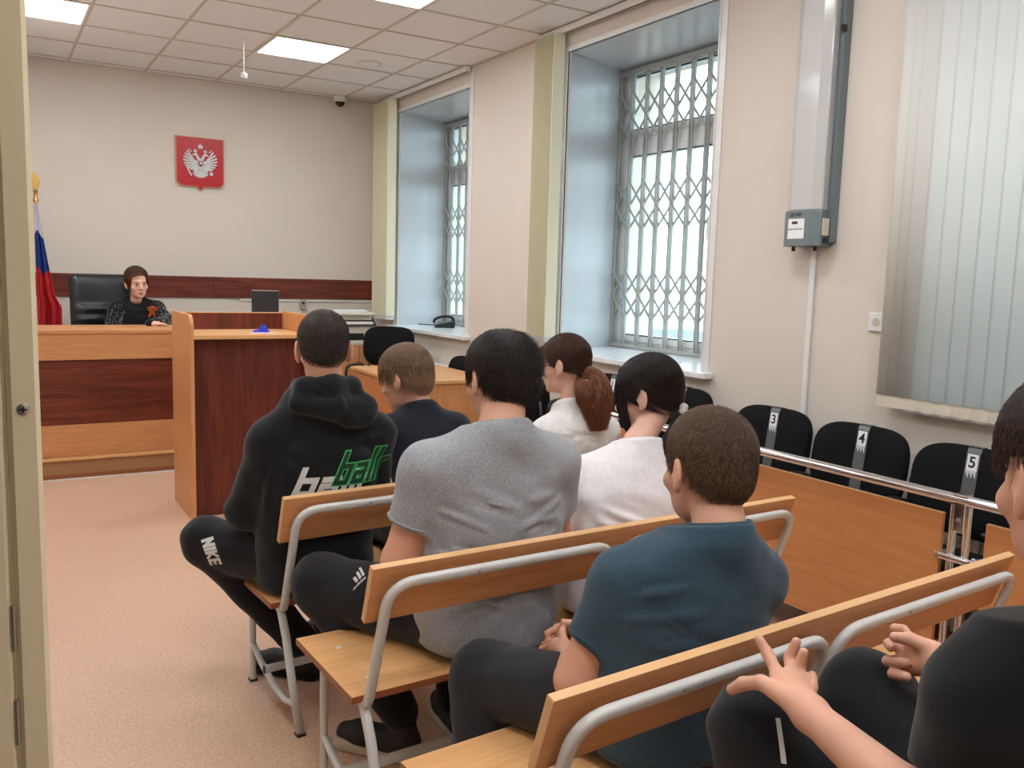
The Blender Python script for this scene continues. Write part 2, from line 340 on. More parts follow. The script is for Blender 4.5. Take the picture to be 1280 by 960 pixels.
# window assemblies
def quad(a, b, c, d, th=0.0): return MB().add([a, b, c, d], [(0, 1, 2, 3)])
for wi, (y0, y1) in enumerate(WINS):
    wroot = struct('window_%d' % (wi + 1), MB().box(XG + 0.03, XG + 0.09, y0 - 0.26, y1 + 0.26, ZS - 0.02, ZS + 0.05)
                   .box(XG + 0.03, XG + 0.09, y0 - 0.26, y1 + 0.26, ZT - 0.02, ZT + 0.06)
                   .box(XG + 0.03, XG + 0.09, y0 - 0.26, y0 - 0.17, ZS + 0.05, ZT - 0.02).box(XG + 0.03, XG + 0.09, y1 + 0.17, y1 + 0.26, ZS + 0.05, ZT - 0.02)
                   .box(XG + 0.03, XG + 0.09, y0 - 0.17, y1 + 0.17, 2.46, 2.55)
                   .box(XG + 0.03, XG + 0.09, (y0 + y1) / 2 - 0.05 - 0.15, (y0 + y1) / 2 + 0.05 - 0.15, ZS + 0.05, 2.46), M['pvc'])
    ya, yb, ym = y0 - 0.17, y1 + 0.17, (y0 + y1) / 2 - 0.15
    for (a, b, z0, z1) in ((ya, ym - 0.05, ZS + 0.05, 2.46), (ym + 0.05, yb, ZS + 0.05, 2.46), (ya, yb, 2.55, ZT - 0.02)):
        w = 0.055
        obj('window_sash', MB().box(XG + 0.02, XG + 0.075, a, b, z0, z0 + w).box(XG + 0.02, XG + 0.075, a, b, z1 - w, z1)
            .box(XG + 0.02, XG + 0.075, a, a + w, z0 + w, z1 - w).box(XG + 0.02, XG + 0.075, b - w, b, z0 + w, z1 - w), M['pvc'], wroot, bevel=0.004)
        g = 0.008
        obj('gasket', MB().box(XG + 0.018, XG + 0.03, a + w - g, b - w + g, z0 + w - g, z0 + w).box(XG + 0.018, XG + 0.03, a + w - g, b - w + g, z1 - w, z1 - w + g)
            .box(XG + 0.018, XG + 0.03, a + w - g, a + w, z0 + w, z1 - w).box(XG + 0.018, XG + 0.03, b - w, b - w + g, z0 + w, z1 - w), M['blackpl'], wroot)
        obj('window_pane', MB().box(XG + 0.045, XG + 0.05, a + w, b - w, z0 + w, z1 - w), M['glass'], wroot)
    obj('window_handle', MB().box(XG - 0.02, XG + 0.02, ym + 0.07, ym + 0.095, 1.85, 1.92).box(XG - 0.03, XG - 0.015, ym + 0.07, ym + 0.09, 1.78, 1.9), M['pvc'], wroot, bevel=0.004)
    # splayed reveals, head and sill
    rv = MB()
    rv.prism([(RX + 0.0, y1), (XG + 0.05, y1 + 0.24), (XG + 0.05, y1 + 0.27), (RX + 0.01, y1 + 0.03)], ZS - 0.03, ZT + 0.02)
    rv.prism([(RX + 0.0, y0), (XG + 0.05, y0 - 0.24), (XG + 0.05, y0 - 0.27), (RX + 0.01, y0 - 0.03)], ZS - 0.03, ZT + 0.02)
    obj('reveal_panel', rv, M['reveal'], wroot)
    obj('reveal_head', MB().prism([(RX, y0 - 0.02), (RX, y1 + 0.02), (XG + 0.05, y1 + 0.27), (XG + 0.05, y0 - 0.27)], ZT, ZT + 0.02), M['reveal'], wroot)
    obj('window_sill', MB().prism([(RX - 0.07, y0 - 0.09 * (wi != 9)), (RX - 0.07, y1 + 0.09), (RX + 0.0, y1 + 0.09), (RX, y1), (XG + 0.05, y1 + 0.26), (XG + 0.05, y0 - 0.26), (RX, y0), (RX, y0 - 0.09)], ZS - 0.035, ZS), M['pvc'], wroot, bevel=0.006)
    tr = MB()
    for yy in (y0, y1):
        s = -1 if yy == y0 else 1
        a, b = sorted((yy, yy + s * 0.055)); tr.box(RX - 0.008, RX + 0.001, a, b, ZS + 0.0, CZ if s < 0 else ZT + 0.03)
        a, b = sorted((yy, yy + s * 0.008)); tr.box(RX - 0.014, RX, a, b, ZS, ZT)
    tr.box(RX - 0.008, RX + 0.001, y0, y1, ZT - 0.002, ZT + 0.03)
    obj('corner_trim', tr, M['white_pl'], wroot)
    # security grille
    places = ['farthest window, above the telephone', 'middle window beside the wall-mounted lamp unit', 'near window behind the closed blinds']
    gr = thing('security_grille', 'light grey folding lattice grille inside the ' + places[wi], 'window grille', (XG - 0.01, y0 - 0.24, ZS), 0)
    H = ZT - ZS - 0.02; W = (y1 + 0.24) - (y0 - 0.24)
    obj('grille_frame', MB().box(-0.015, 0.015, 0, W, 0.005, 0.03), M['grille'], gr); obj('grille_frame', MB().box(-0.015, 0.015, 0, W, H - 0.035, H), M['grille'], gr)
    nb = 12; sp = (W - 0.04) / nb
    vbar = MB().box(-0.008, 0.008, -0.006, 0.006, 0.03, H - 0.03).mesh('grille_bar', M['grille'])
    riv = []
    for k in range(nb + 1):
        yk = 0.02 + k * sp
        for s in (-0.013, 0.013): obj('grille_bar', vbar, None, gr, loc=(0, yk + s, 0))
    bands = [(2.878, 2.696, 2.512), (2.237, 2.054, 1.881), (1.585, 1.409, 1.233)]
    cache = {}
    for zz in bands:
        for (za, zb) in ((zz[0], zz[1]), (zz[1], zz[2])):
            for k in range(nb):
                for fl in (0, 1):
                    key = (round(za - zb, 4), fl)
                    if key not in cache:
                        hh = za - zb; L = math.hypot(sp, hh); ang = math.atan2(hh, sp) * (1 if fl else -1)
                        m_ = MB().box(-0.0025, 0.0025, -L / 2, L / 2, -0.0085, 0.0085)
                        m_.xf(Matrix.Rotation(ang, 4, 'X')); cache[key] = m_.mesh('lattice_bar', M['grille'])
                    obj('lattice_bar', cache[key], None, gr, loc=(-0.011 if fl else 0.011, 0.02 + (k + 0.5) * sp, (za + zb) / 2 - ZS))
# curtain rail, blind stacks
def rail(y0, y1, lab):
    t = thing('blind_rail', lab, 'blind rail', (RX - 0.05, y0, CZ - 0.045))
    obj('headrail', MB().box(-0.022, 0.022, 0, y1 - y0, 0, 0.04), M['white_pl'], t, bevel=0.003)
    obj('track_slot', MB().box(-0.005, 0.006, 0.01, y1 - y0 - 0.01, -0.002, 0.002), M['gap'], t)
    return t
rail(6.5, 8.2, 'white blind rail under the ceiling over the farthest window')
rail(3.6, 5.42, 'white blind rail under the ceiling over the middle window')
rail(0.4, 2.52, 'white blind rail above the closed blinds of the near window')
def stack(ya, yb, label, n=15):
    t = thing('blind_stack', label, 'vertical blinds', (RX - 0.075, ya, 1.09))
    sp = (yb - ya) / n; H = CZ - 0.045 - 1.09
    sl = MB(); 
    sl.add([(-0.045, 0, 0), (0.045, 0.004, 0), (0.045, 0.004, H), (-0.045, 0, H), (-0.045, 0.002, 0), (0.045, 0.006, 0), (0.045, 0.006, H), (-0.045, 0.002, H)],
           [(0, 1, 2, 3), (7, 6, 5, 4), (0, 4, 5, 1), (1, 5, 6, 2), (2, 6, 7, 3), (3, 7, 4, 0)])
    me = sl.mesh('blind_slat', M['fabyellow'])
    wt = MB().box(-0.042, 0.042, 0.001, 0.005, -0.035, 0.02).mesh('slat_weight', M['white_pl'])
    for k in range(n):
        s = obj('blind_slat', me, None, t, loc=(0, k * sp, 0)); obj('slat_weight', wt, None, s)
    last = MB().box(-0.05, 0.04, 0, 0.003, 0, H)
    o = obj('blind_slat', last, M['fabyellow'], t, loc=(0, -0.012, 0))
stack(7.97, 8.36, 'pale yellow vertical blinds bunched beside the farthest window near the corner')
stack(5.14, 5.40, 'pale yellow vertical blinds bunched at the left side of the middle window', 12)
# closed blinds of the near window
t = thing('vertical_blinds', 'closed off-white vertical blinds over the near window at right', 'vertical blinds', (RX - 0.08, 0, 1.03))
Hb = CZ - 0.045 - 1.03
def slat_mesh(w):
    mb = MB(); n = 6; vs = []; th = 0.0015
    for i in range(n + 1):
        u = -w / 2 + w * i / n; bow = 0.006 * (1 - (2 * i / n - 1) ** 2)
        for z in (0, Hb): vs.append((-bow, u, z)); vs.append((-bow + th, u, z))
    mb.v = vs; fs = []
    for i in range(n):
        a = i * 4; b = a + 4
        fs += [(a, b, b + 2, a + 2), (a + 1, a + 3, b + 3, b + 1), (a, a + 1, b + 1, b), (a + 2, b + 2, b + 3, a + 3)]
    fs += [(0, 2, 3, 1), (n * 4, n * 4 + 1, n * 4 + 3, n * 4 + 2)]; mb.f = fs
    return mb.mesh('blind_slat', M['blind'], True)
sm = slat_mesh(0.089)
wtm = MB().prism([(-0.0445, 0.0), (0.0445, 0.0), (0.0445, -0.052), (-0.0445, -0.052)], 0.0, 0.004, 'x').mesh('slat_weight', M['printer'])
chn = MB()
nsl = 25; y = 2.43
for k in range(nsl):
    yk = 2.425 - k * 0.0785
    if k < 3: yk = 2.425 - k * 0.045
    else: yk = 2.425 - 0.09 - (k - 2) * 0.0785
    s = obj('blind_slat', sm, None, t, loc=(0, yk, 0), rot=(0, 0, math.radians(6)))
    obj('slat_weight', wtm, None, s)
    if k > 1:
        y2 = yk - 0.0785
        chn.tube([(0.0 - 0.012, yk, -0.012), (-0.012, yk - 0.01, -0.045), (-0.012, yk - 0.039, -0.06), (-0.012, y2 + 0.01, -0.045), (-0.012, y2, -0.012)], 0.0012, 5)
obj('bead_chain', chn, M['white_pl'], t)
# brown band on the judge's wall
bd = thing('wall_panel_band', 'dark mahogany laminate band running along the wall behind the judge', 'wall band', (0, RY, 1.232))
for a, b in ((-0.02, 1.86), (1.864, 3.466)): obj('band_panel', MB().box(a, b, -0.018, -0.001, 0, 0.195), M['mahog_x'], bd, bevel=0.0015)
tag(obj('cable_duct', MB().box(2.1, 3.47, RY - 0.014, RY - 0.001, 1.205, 1.222), M['white_pl']), 'thin white cable duct under the brown wall band', 'cable duct')
struct('baseboard_front', MB().box(-0.02, RX, RY - 0.015, RY - 0.001, 0.0, 0.07), M['edge_dark'])
struct('baseboard_right', MB().box(RX - 0.015, RX - 0.001, YB, RY, 0.0, 0.07), M['edge_dark'])
# conduit and sockets on the right wall
tag(obj('wall_conduit', MB().box(RX - 0.016, RX - 0.001, 2.915, 2.945, 0.1, 1.70), M['white_pl'], bevel=0.002), 'white cable conduit running down the wall below the lamp unit', 'conduit')
def socket(y, z, lab):
    t = thing('wall_socket', lab, 'socket', (RX, y, z))
    obj('cover_plate', MB().box(-0.014, -0.001, -0.042, 0.042, -0.042, 0.042), M['white_pl'], t, bevel=0.004)
    obj('socket_well', MB().prism(arc(0, 0, 0.02, 0, 330, 11), -0.0155, -0.012, 'x'), M['grid'], t)
socket(2.55, 1.345, 'white switch plate beside the closed blinds')
socket(6.21, 1.0, 'white socket on the wall right of the farthest window')
socket(5.68, 0.99, 'white socket left of the middle window blinds')
# radiator with valve behind the numbered chairs
def radiator(y0, y1, lab):
    t = thing('radiator', lab, 'radiator', (RX - 0.045, y0, 0.2))
    n = int((y1 - y0) / 0.08); me = MB().box(-0.04, 0.04, 0.0, 0.068, 0, 0.52, 0.012).mesh('radiator_section', M['white_pl'])
    for k in range(n): obj('radiator_section', me, None, t, loc=(0, k * 0.08, 0))
    obj('valve', MB().tube([(-0.03, n * 0.08 - 0.01, 0.5), (-0.03, n * 0.08 + 0.04, 0.5)], 0.012, 10).tube([(-0.03, n * 0.08 + 0.035, 0.5), (-0.03, n * 0.08 + 0.10, 0.5)], [0.021, 0.017], 12), M['white_pl'], t, smooth=True)
    obj('pipe', MB().tube([(-0.03, n * 0.08 + 0.02, 0.5), (0.02, n * 0.08 + 0.03, 0.3), (0.03, n * 0.08 + 0.03, -0.2)], 0.01, 8), M['white_pl'], t, smooth=True)
    return t
r_ = radiator(0.9, 2.08, 'white radiator with thermostat valve under the near window'); r_.location.z = 0.265; r_.location.x = RX - 0.06
radiator(3.8, 4.9, 'white radiator under the middle window'); radiator(6.6, 7.7, 'white radiator under the farthest window')
# recirculating lamp unit
t = thing('air_steriliser', 'tall grey and white ultraviolet air unit on the right wall', 'air steriliser', (RX, 2.93, 1.69))
hx = 0.125
pr = [(-0.0, -0.085), (-0.1, -0.105), (-hx, -0.06), (-hx, 0.06), (-0.1, 0.105), (-0.0, 0.085)]
obj('lamp_cover', MB().prism([(a, b) for a, b in pr], 0.17, 1.36), mat('pale_grey_gloss_cover', srgb(196, 196, 194), 0.12), t, bevel=0.006)
prb = [(-0.0, -0.092), (-0.105, -0.112), (-hx - 0.008, -0.066), (-hx - 0.008, 0.066), (-0.105, 0.112), (-0.0, 0.092)]
steel = mat('blue_grey_painted_steel', srgb(112, 124, 130), 0.4)
ct = obj('control_box', MB().prism(prb, 0.0, 0.17), steel, t, bevel=0.004)
obj('top_cap', MB().prism(prb, 1.36, 1.45), steel, t, bevel=0.006)
obj('back_channel', MB().box(-0.05, -0.001, -0.12, 0.12, 0.02, 1.44), steel, t)
obj('side_latch', MB().box(-0.07, -0.04, -0.126, -0.118, 0.98, 1.01), M['blackpl'], t)
dk = obj('front_label', MB().box(-hx - 0.0105, -hx - 0.007, -0.035, 0.062, 0.035, 0.13), M['paper'], t)
obj('display', MB().box(-hx - 0.012, -hx - 0.0095, 0.005, 0.038, 0.105, 0.118), mat('dark_red_display', srgb(70, 30, 34), 0.3), dk)
gb = MB()
for k in range(6): gb.box(-hx - 0.0115, -hx - 0.0095, 0.05 - k * 0.0145, 0.058 - k * 0.0145, 0.077, 0.084)
obj('indicator_row', gb, mat('green_dots', srgb(40, 110, 90), 0.5), dk)

me_ = text_mesh('ДЕЗАР', 0.021, M['ink'], extrude=0.0003)
o = obj('maker_lettering', me_, None, t, loc=(-hx - 0.0095, 0.02, 0.148), rot=(math.radians(90), 0, math.radians(-90)))
obj('side_sticker', MB().box(-0.1, -0.06, -0.118, -0.112, 0.05, 0.13), M['printer'], t, rot=(0, 0, 0), loc=(0, 0.0, 0))
obj('power_switch', MB().box(-0.085, -0.065, -0.121, -0.112, 0.015, 0.038), M['blackpl'], t)
for yy in (0.06, -0.07): obj('cable_gland', MB().lathe([(0.009, -0.022), (0.009, 0.0)], 10, (-0.09, yy, 0)), M['blackpl'], t)
obj('badge', MB().prism([(0.02 * math.cos(a), 1.41 + 0.009 * math.sin(a)) for a in [i * math.pi / 8 for i in range(16)]], -hx - 0.0115, -hx - 0.007, 'x'), M['paper'], t)
# dome camera, detector and sensor on the ceiling
t = thing('dome_camera', 'small white dome security camera in the far corner under the ceiling', 'security camera', (3.065, 8.42, CZ))
obj('camera_base', MB().lathe([(0.062, 0.0), (0.064, -0.03), (0.055, -0.045), (0.046, -0.048)], 24), M['white_pl'], t, smooth=True)
obj('camera_dome', MB().lathe([(0.045, -0.046), (0.043, -0.062), (0.033, -0.08), (0.018, -0.09), (0.002, -0.093)], 20), mat('smoked_dome', srgb(24, 22, 26), 0.08), t, smooth='all')
t = thing('smoke_detector', 'round white flush detector on the ceiling between light and corner', 'detector', (2.78, 6.95, CZ))
obj('detector_ring', MB().tube([(0.09 * math.cos(a), 0.09 * math.sin(a), -0.003) for a in [i * math.pi / 12 for i in range(24)]], 0.007, 6, closed=True), M['white_pl'], t, smooth=True)
obj('detector_body', MB().lathe([(0.082, 0.001), (0.08, -0.008), (0.03, -0.012)], 24), M['tile'], t, smooth=True)
t = thing('hanging_sensor', 'small white sensor hanging on a thin rod from the ceiling', 'sensor', (1.735, 6.83, CZ))
obj('rod', MB().tube([(0, 0, 0), (0, 0, -0.24)], 0.003, 6).lathe([(0.016, -0.008), (0.016, 0)], 10), M['white_pl'], t)
obj('sensor_head', MB().lathe([(0.008, -0.235), (0.022, -0.25), (0.026, -0.265), (0.02, -0.28), (0.006, -0.285)], 14).box(-0.03, 0.03, -0.004, 0.004, -0.252, -0.244), M['white_pl'], t, smooth=True)
tag(obj('call_unit', MB().prism([(-0.03, -0.02), (-0.022, -0.055), (0.022, -0.055), (0.03, -0.02), (0.03, 0.04), (0.02, 0.05), (-0.02, 0.05), (-0.03, 0.04)], -0.025, 0.0, 'y'), mat('grey_beige_plastic', srgb(168, 158, 148), 0.5), loc=(2.715, RY - 0.0, 1.18), bevel=0.004), 'small grey call unit on the wall right of the monitor', 'wall unit')
bpy.data.objects['call_unit'].name = 'wall_call_unit'
cu = bpy.data.objects['wall_call_unit']
obj('speaker_disc', MB().prism(arc(0, 0.01, 0.014, 0, 330, 11), -0.028, -0.024, 'y'), M['blackpl'], cu); obj('cord', MB().tube([(0.0, -0.012, -0.055), (0.003, -0.008, -0.1), (0.0, -0.006, -0.16)], 0.002, 5), M['grid'], cu)
# door frame and leaf edge at the left, beside the camera
dj = struct('door_1', MB().box(0.0142, 0.040, 0.86, 0.90, 0, 2.2, 0.004).box(-0.14, 0.0142, 0.905, 1.03, 0, 2.2), M['doorcream'])
obj('door_leaf', MB().box(-0.07, 0.0112, 0.862, 0.90, 0.01, 2.15), M['doorcream'], dj, bevel=0.003)
sc_ = obj('screw', MB().lathe([(0.0052, 0), (0.0052, 0.001), (0.0034, 0.0019)], 18, (0, 0, 0)), M['bare'], dj, smooth=True, loc=(0.0268, 0.8600, 1.374), rot=(math.radians(90), 0, 0))
obj('screw_slot', MB().box(-0.0028, 0.0028, -0.0008, 0.0008, 0.0016, 0.0024).box(-0.0008, 0.0008, -0.0028, 0.0028, 0.0016, 0.0024), M['blackpl'], sc_)
for z in (1.178, 1.09): obj('hinge', MB().tube([(0.0127, 0.862, z - 0.022), (0.0127, 0.862, z + 0.02)], 0.0022, 8), M['bare'], dj, smooth=True)
struct('trim_1', MB().box(-0.16, -0.13, -0.36, 1.1, 2.15, 2.22).box(-0.16, -0.13, 1.02, 1.1, 0, 2.15).box(-0.16, -0.13, -0.36, -0.28, 0, 2.15), M['doorcream'])
# ================================================================ FURNITURE
# judge's podium and bench
pod = thing('podium', 'low carpeted platform in front of and under the judge bench', 'platform', (0, 6.74, 0))
obj('riser', MB().box(-0.02, 2.42, 0.0, 0.02, 0.035, 0.135), mat('brown_beige_carpet', srgb(176, 132, 92), 0.95, noise=0.25, nscale=250, bump=0.5, bscale=400), pod)
obj('nosing', MB().box(-0.02, 2.42, -0.015, 1.7, 0.135, 0.152), M['seat_x'], pod, bevel=0.003)
obj('kick_strip', MB().box(-0.02, 2.42, -0.004, 0.012, 0.008, 0.036), M['edge_dark'], pod)
obj('floor_cove', MB().box(-0.02, 2.42, -0.022, -0.004, 0.0, 0.008), M['white_pl'], pod)
jb = thing('judge_bench', 'long judge bench in light beech with a dark mahogany centre panel', 'desk', (0, 6.79, 0))
XB = 2.25
obj('upper_rail', MB().box(-0.02, XB, 0.0, 0.02, 0.838, 1.03), M['beech_x'], jb, bevel=0.001)
obj('dark_panel', MB().box(-0.02, XB, 0.012, 0.022, 0.375, 0.84), M['mahog_x'], jb)
obj('lower_rail', MB().box(-0.02, XB, 0.0, 0.02, 0.155, 0.378), M['beech_x'], jb, bevel=0.001)
obj('desk_top', MB().box(-0.02, XB + 0.02, -0.01, 0.62, 1.022, 1.047), M['beech_x'], jb, bevel=0.002)
obj('side_panel', MB().box(XB - 0.022, XB, 0.02, 0.6, 0.155, 1.022), M['beech_y'], jb)
# lectern
lc = thing('lectern', 'tall lectern with beech sides and dark mahogany inner panels in front of the judge bench', 'lectern', (0, 0, 0))
LX0, LX1, LY0, LY1, LH = 1.045, 1.725, 5.29, 5.86, 1.232
prof = [(LY0, 0.0), (LY1, 0.0), (LY1, LH - 0.01), (LY1 - 0.01, LH), (LY0 + 0.07, LH)] + [(LY0 + 0.07 + 0.07 * math.cos(math.radians(a)), LH - 0.07 + 0.07 * math.sin(math.radians(a))) for a in (105, 120, 135, 150, 165, 180)]
sp_me = MB().prism(prof, 0, 0.022, 'x')
for x in (LX0 - 0.022, LX1): obj('side_panel', MB().prism(prof, x, x + 0.022, 'x'), M['beech_z'], lc, bevel=0.0015)
obj('shelf', MB().box(LX0, LX1, LY0 + 0.005, LY1 - 0.02, 1.088, 1.112), M['seat_x'], lc, bevel=0.0015)
obj('far_board', MB().box(LX0, LX1, LY1 - 0.02, LY1 - 0.002, 0.04, 1.218), M['mahog_z'], lc)
obj('inner_board', MB().box(LX0 + 0.0, LX1, LY0 + 0.10, LY0 + 0.118, 0.0, 1.088), M['mahog_z'], lc)
obj('inner_side', MB().box(LX1 - 0.016, LX1 - 0.001, LY0 + 0.02, LY0 + 0.1, 0.0, 1.088), M['mahog_z'], lc)
obj('top_edge', MB().box(LX0, LX1, LY1 - 0.021, LY1 - 0.001, 1.218, 1.223), M['edge'], lc)
obj('catch_plate', MB().box(LX1 - 0.10, LX1 - 0.06, LY0 + 0.094, LY0 + 0.1, 0.735, 0.765).box(LX1 - 0.085, LX1 - 0.075, LY0 + 0.09, LY0 + 0.1, 0.74, 0.76), M['bare'], lc)
# blue ribbon charm on the lectern shelf
blue = mat('bright_blue_plastic', srgb(20, 40, 190), 0.3)
bc = thing('blue_crystal', 'small bright blue ornament lying on the lectern shelf', 'ornament', (1.505, 5.5, 1.112))
obj('ornament_body', MB().lathe([(0.045, 0.0), (0.04, 0.008), (0.006, 0.05)], 5), blue, bc)
obj('ornament_base', MB().lathe([(0.028, 0.0), (0.026, 0.006), (0.004, 0.02)], 6, (-0.05, -0.01, 0)), blue, bc)
obj('ornament_paper', MB().box(-0.09, 0.06, -0.045, -0.01, 0.0, 0.003), M['paper'], bc)
# emblem on the wall
em = thing('coat_of_arms', 'red shield with a silver double-headed eagle hanging on the wall above the judge', 'emblem', (1.752, RY - 0.002, 2.455))
ew, eh = 0.212, 0.232
def shield(s):
    w = ew * s; h = eh * s; r = 0.05
    p = [(-w, h), (w, h), (w, -h + 0.05 + 0.02)] + [(w - r + r * math.cos(a), -h + r + 0.02 + r * math.sin(a)) for a in (-0.4, -0.8, -1.2, -1.57)]
    p += [(0.035, -h + 0.018), (0.012, -h + 0.004), (0.0, -h - 0.022), (-0.012, -h + 0.004), (-0.035, -h + 0.018)]
    p += [(-w + r - r * math.cos(a), -h + r + 0.02 + r * math.sin(a)) for a in (-1.57, -1.2, -0.8, -0.4)] + [(-w, -h + 0.05 + 0.02)]
    return p
obj('shield_rim', MB().prism(shield(1.0), -0.022, 0, 'y'), mat('dull_gold_rim', srgb(206, 150, 110), 0.4), em, bevel=0.002)
red = mat('emblem_red', srgb(182, 12, 28), 0.35)
obj('shield_field', MB().prism(shield(0.965), -0.027, -0.02, 'y'), red, em, bevel=0.002)
silver = mat('silver_relief', srgb(222, 224, 222), 0.35, noise=0.35, nscale=120)
eb = MB(); S_ = 0.19
def ep(pts, d=-0.036, sx=1):
    eb.prism([(x * S_ * sx, y * S_) for x, y in pts], d, -0.026, 'y')
for sx in (1, -1):
    tips = [(0.60, 0.60), (0.69, 0.47), (0.75, 0.33), (0.77, 0.18), (0.74, 0.03), (0.67, -0.10), (0.57, -0.20), (0.45, -0.26), (0.33, -0.26)]
    roots = [(0.28, 0.18), (0.26, 0.13), (0.24, 0.09), (0.22, 0.05), (0.2, 0.01), (0.18, -0.03), (0.16, -0.06), (0.14, -0.09), (0.12, -0.1)]
    for k, ((tx, ty), (rx_, ry_)) in enumerate(zip(tips, roots)):
        dx, dy = tx - rx_, ty - ry_; L = math.hypot(dx, dy); nx, ny = -dy / L * 0.042, dx / L * 0.042
        ep([(rx_ + nx * .6, ry_ + ny * .6), (rx_ - nx * .6, ry_ - ny * .6), (tx - nx, ty - ny), (tx + dx / L * 0.03, ty + dy / L * 0.03), (tx + nx, ty + ny)], -0.034 - 0.0012 * (k % 3), sx)
    ep([(0.10, 0.02), (0.32, 0.06), (0.36, 0.16), (0.5, 0.5), (0.44, 0.46), (0.3, 0.2), (0.12, 0.14)], -0.038, sx)           # wing arm
    ep([(0.0, 0.1), (0.1, 0.12), (0.2, 0.34), (0.27, 0.47), (0.2, 0.52), (0.12, 0.42), (0.0, 0.24)], -0.039, sx)           # neck
    ep([(0.14, 0.46), (0.22, 0.44), (0.30, 0.42), (0.40, 0.36), (0.36, 0.43), (0.30, 0.5), (0.2, 0.55)], -0.041, sx)        # head and beak
    ep([(0.17, 0.57), (0.29, 0.57), (0.32, 0.66), (0.27, 0.64), (0.23, 0.72), (0.19, 0.64), (0.14, 0.66)], -0.038, sx)      # crown
    ep([(0.04, -0.2), (0.14, -0.16), (0.26, -0.24), (0.33, -0.2), (0.3, -0.3), (0.38, -0.36), (0.26, -0.37), (0.14, -0.3)], -0.038, sx)   # leg, claw
    for k, (tx, ty) in enumerate([(0.05, -0.62), (0.15, -0.6), (0.24, -0.55), (0.31, -0.48)]):
        ep([(0.0, -0.22), (0.06, -0.26), (tx + 0.05, ty + 0.04), (tx, ty - 0.03), (tx - 0.05, ty + 0.02)], -0.034 - 0.001 * k, sx)       # tail
    ep([(0.42, 0.55), (0.47, 0.60), (0.44, 0.66), (0.40, 0.62)], -0.033, sx); ep([(0.5, 0.62), (0.53, 0.62), (0.53, 0.72), (0.5, 0.72)], -0.033, sx)
ep([(-0.13, 0.14), (0.13, 0.14), (0.16, 0.0), (0.14, -0.14), (0.0, -0.24), (-0.14, -0.14), (-0.16, 0.0)], -0.037)
ep([(-0.09, 0.74), (0.09, 0.74), (0.13, 0.9), (0.07, 0.87), (0.0, 0.98), (-0.07, 0.87), (-0.13, 0.9)], -0.038)
ep([(-0.7, -0.02), (-0.66, -0.02), (-0.44, -0.44), (-0.38, -0.5), (-0.43, -0.57), (-0.5, -0.47)], -0.033)            # sceptre
ep([(0.5 + 0.085 * math.cos(a), -0.42 + 0.085 * math.sin(a)) for a in [i * math.pi / 7 for i in range(14)]], -0.038)  # orb
ep([(0.48, -0.34), (0.52, -0.34), (0.52, -0.22), (0.48, -0.22)], -0.033)
for v in range(len(eb.v)): eb.v[v] = (eb.v[v][0], eb.v[v][1], eb.v[v][2] - 0.012)
obj('eagle_relief', eb, silver, em)
obj('breast_shield', MB().prism([(-0.02, 0.018), (0.02, 0.018), (0.02, -0.022), (0.0, -0.034), (-0.02, -0.022)], -0.042, -0.036, 'y'), mat('maroon_enamel', srgb(120, 30, 50), 0.4), em)
hz = MB().prism([(-0.012, 0.006), (-0.002, 0.014), (0.006, 0.008), (0.013, 0.012), (0.012, -0.004), (0.014, -0.016), (0.007, -0.01), (-0.003, -0.012), (-0.01, -0.022), (-0.008, -0.006)], -0.044, -0.041, 'y')
obj('rider_relief', hz, silver, bpy.data.objects['breast_shield'])
# flag
fl = thing('flag', 'white, blue and red flag on a brass-tipped pole in the left corner', 'flag', (0.40, 8.15, 0))
obj('pole', MB().tube([(0, 0, 0.17), (0, 0, 2.03)], 0.012, 10), M['seat_x'], fl, smooth=True)
obj('pole_base', MB().lathe([(0.16, 0.153), (0.16, 0.17), (0.03, 0.20), (0.02, 0.27)], 24), M['gold'], fl, smooth=True)
obj('ferrule', MB().lathe([(0.022, 2.00), (0.022, 2.012), (0.012, 2.03), (0.016, 2.075), (0.02, 2.085), (0.006, 2.1)], 14), M['gold'], fl, smooth=True)
fp = [(0.0, 2.09), (0.022, 2.11), (0.034, 2.15), (0.028, 2.185), (0.012, 2.215), (0.0, 2.25), (-0.012, 2.215), (-0.028, 2.185), (-0.034, 2.15), (-0.022, 2.11)]
obj('finial', MB().prism(fp, -0.006, 0.006, 'y'), M['gold'], fl, bevel=0.003)
obj('finial_relief', MB().prism([(x * 0.55, 2.155 + (z - 2.155) * 0.55) for x, z in fp], -0.010, 0.010, 'y'), M['gold'], fl, bevel=0.002)
def flag_strip(z_of, name, m):
    # hanging pleated cloth, widening downwards; z_of(u) gives top and bottom height limits for fraction u across
    NU, NV = 60, 30; vs = []; fs = []
    for side in (0, 1):
        for i in range(NU + 1):
            u = i / NU; za, zb = z_of(u)
            for j in range(NV + 1):
                z = za + (zb - za) * j / NV
                d = max(0.0, 1.965 - z); wdt = 0.028 + 0.115 * min(1, d / 0.8) ** 1.1 + (0.035 if d > 0.72 else 0) * min(1, (d - 0.72) / 0.1)
                amp = 0.012 + 0.03 * min(1, d / 0.9)
                x = -0.018 + u * wdt; y = -0.02 + amp * math.sin(u * 15 + d * 1.2) * (0.5 + 0.5 * math.sin(u * 3.1)) + 0.01 * math.sin(u * 37 + d * 3)
                vs.append((x, y - 0.001 * side - 0.01, z))
    W1 = NV + 1; off = (NU + 1) * W1
    for i in range(NU):
        for j in range(NV):
            a = i * W1 + j; fs.append((a, a + W1, a + W1 + 1, a + 1)); fs.append((off + a, off + a + 1, off + a + W1 + 1, off + a + W1))
    for j in range(NV):
        a = j; fs.append((a, a + 1, off + a + 1, off + a)); a = NU * W1 + j; fs.append((a, off + a, off + a + 1, a + 1))
    mb = MB(); mb.v = vs; mb.f = fs
    return obj(name, mb, m, fl, smooth='all')
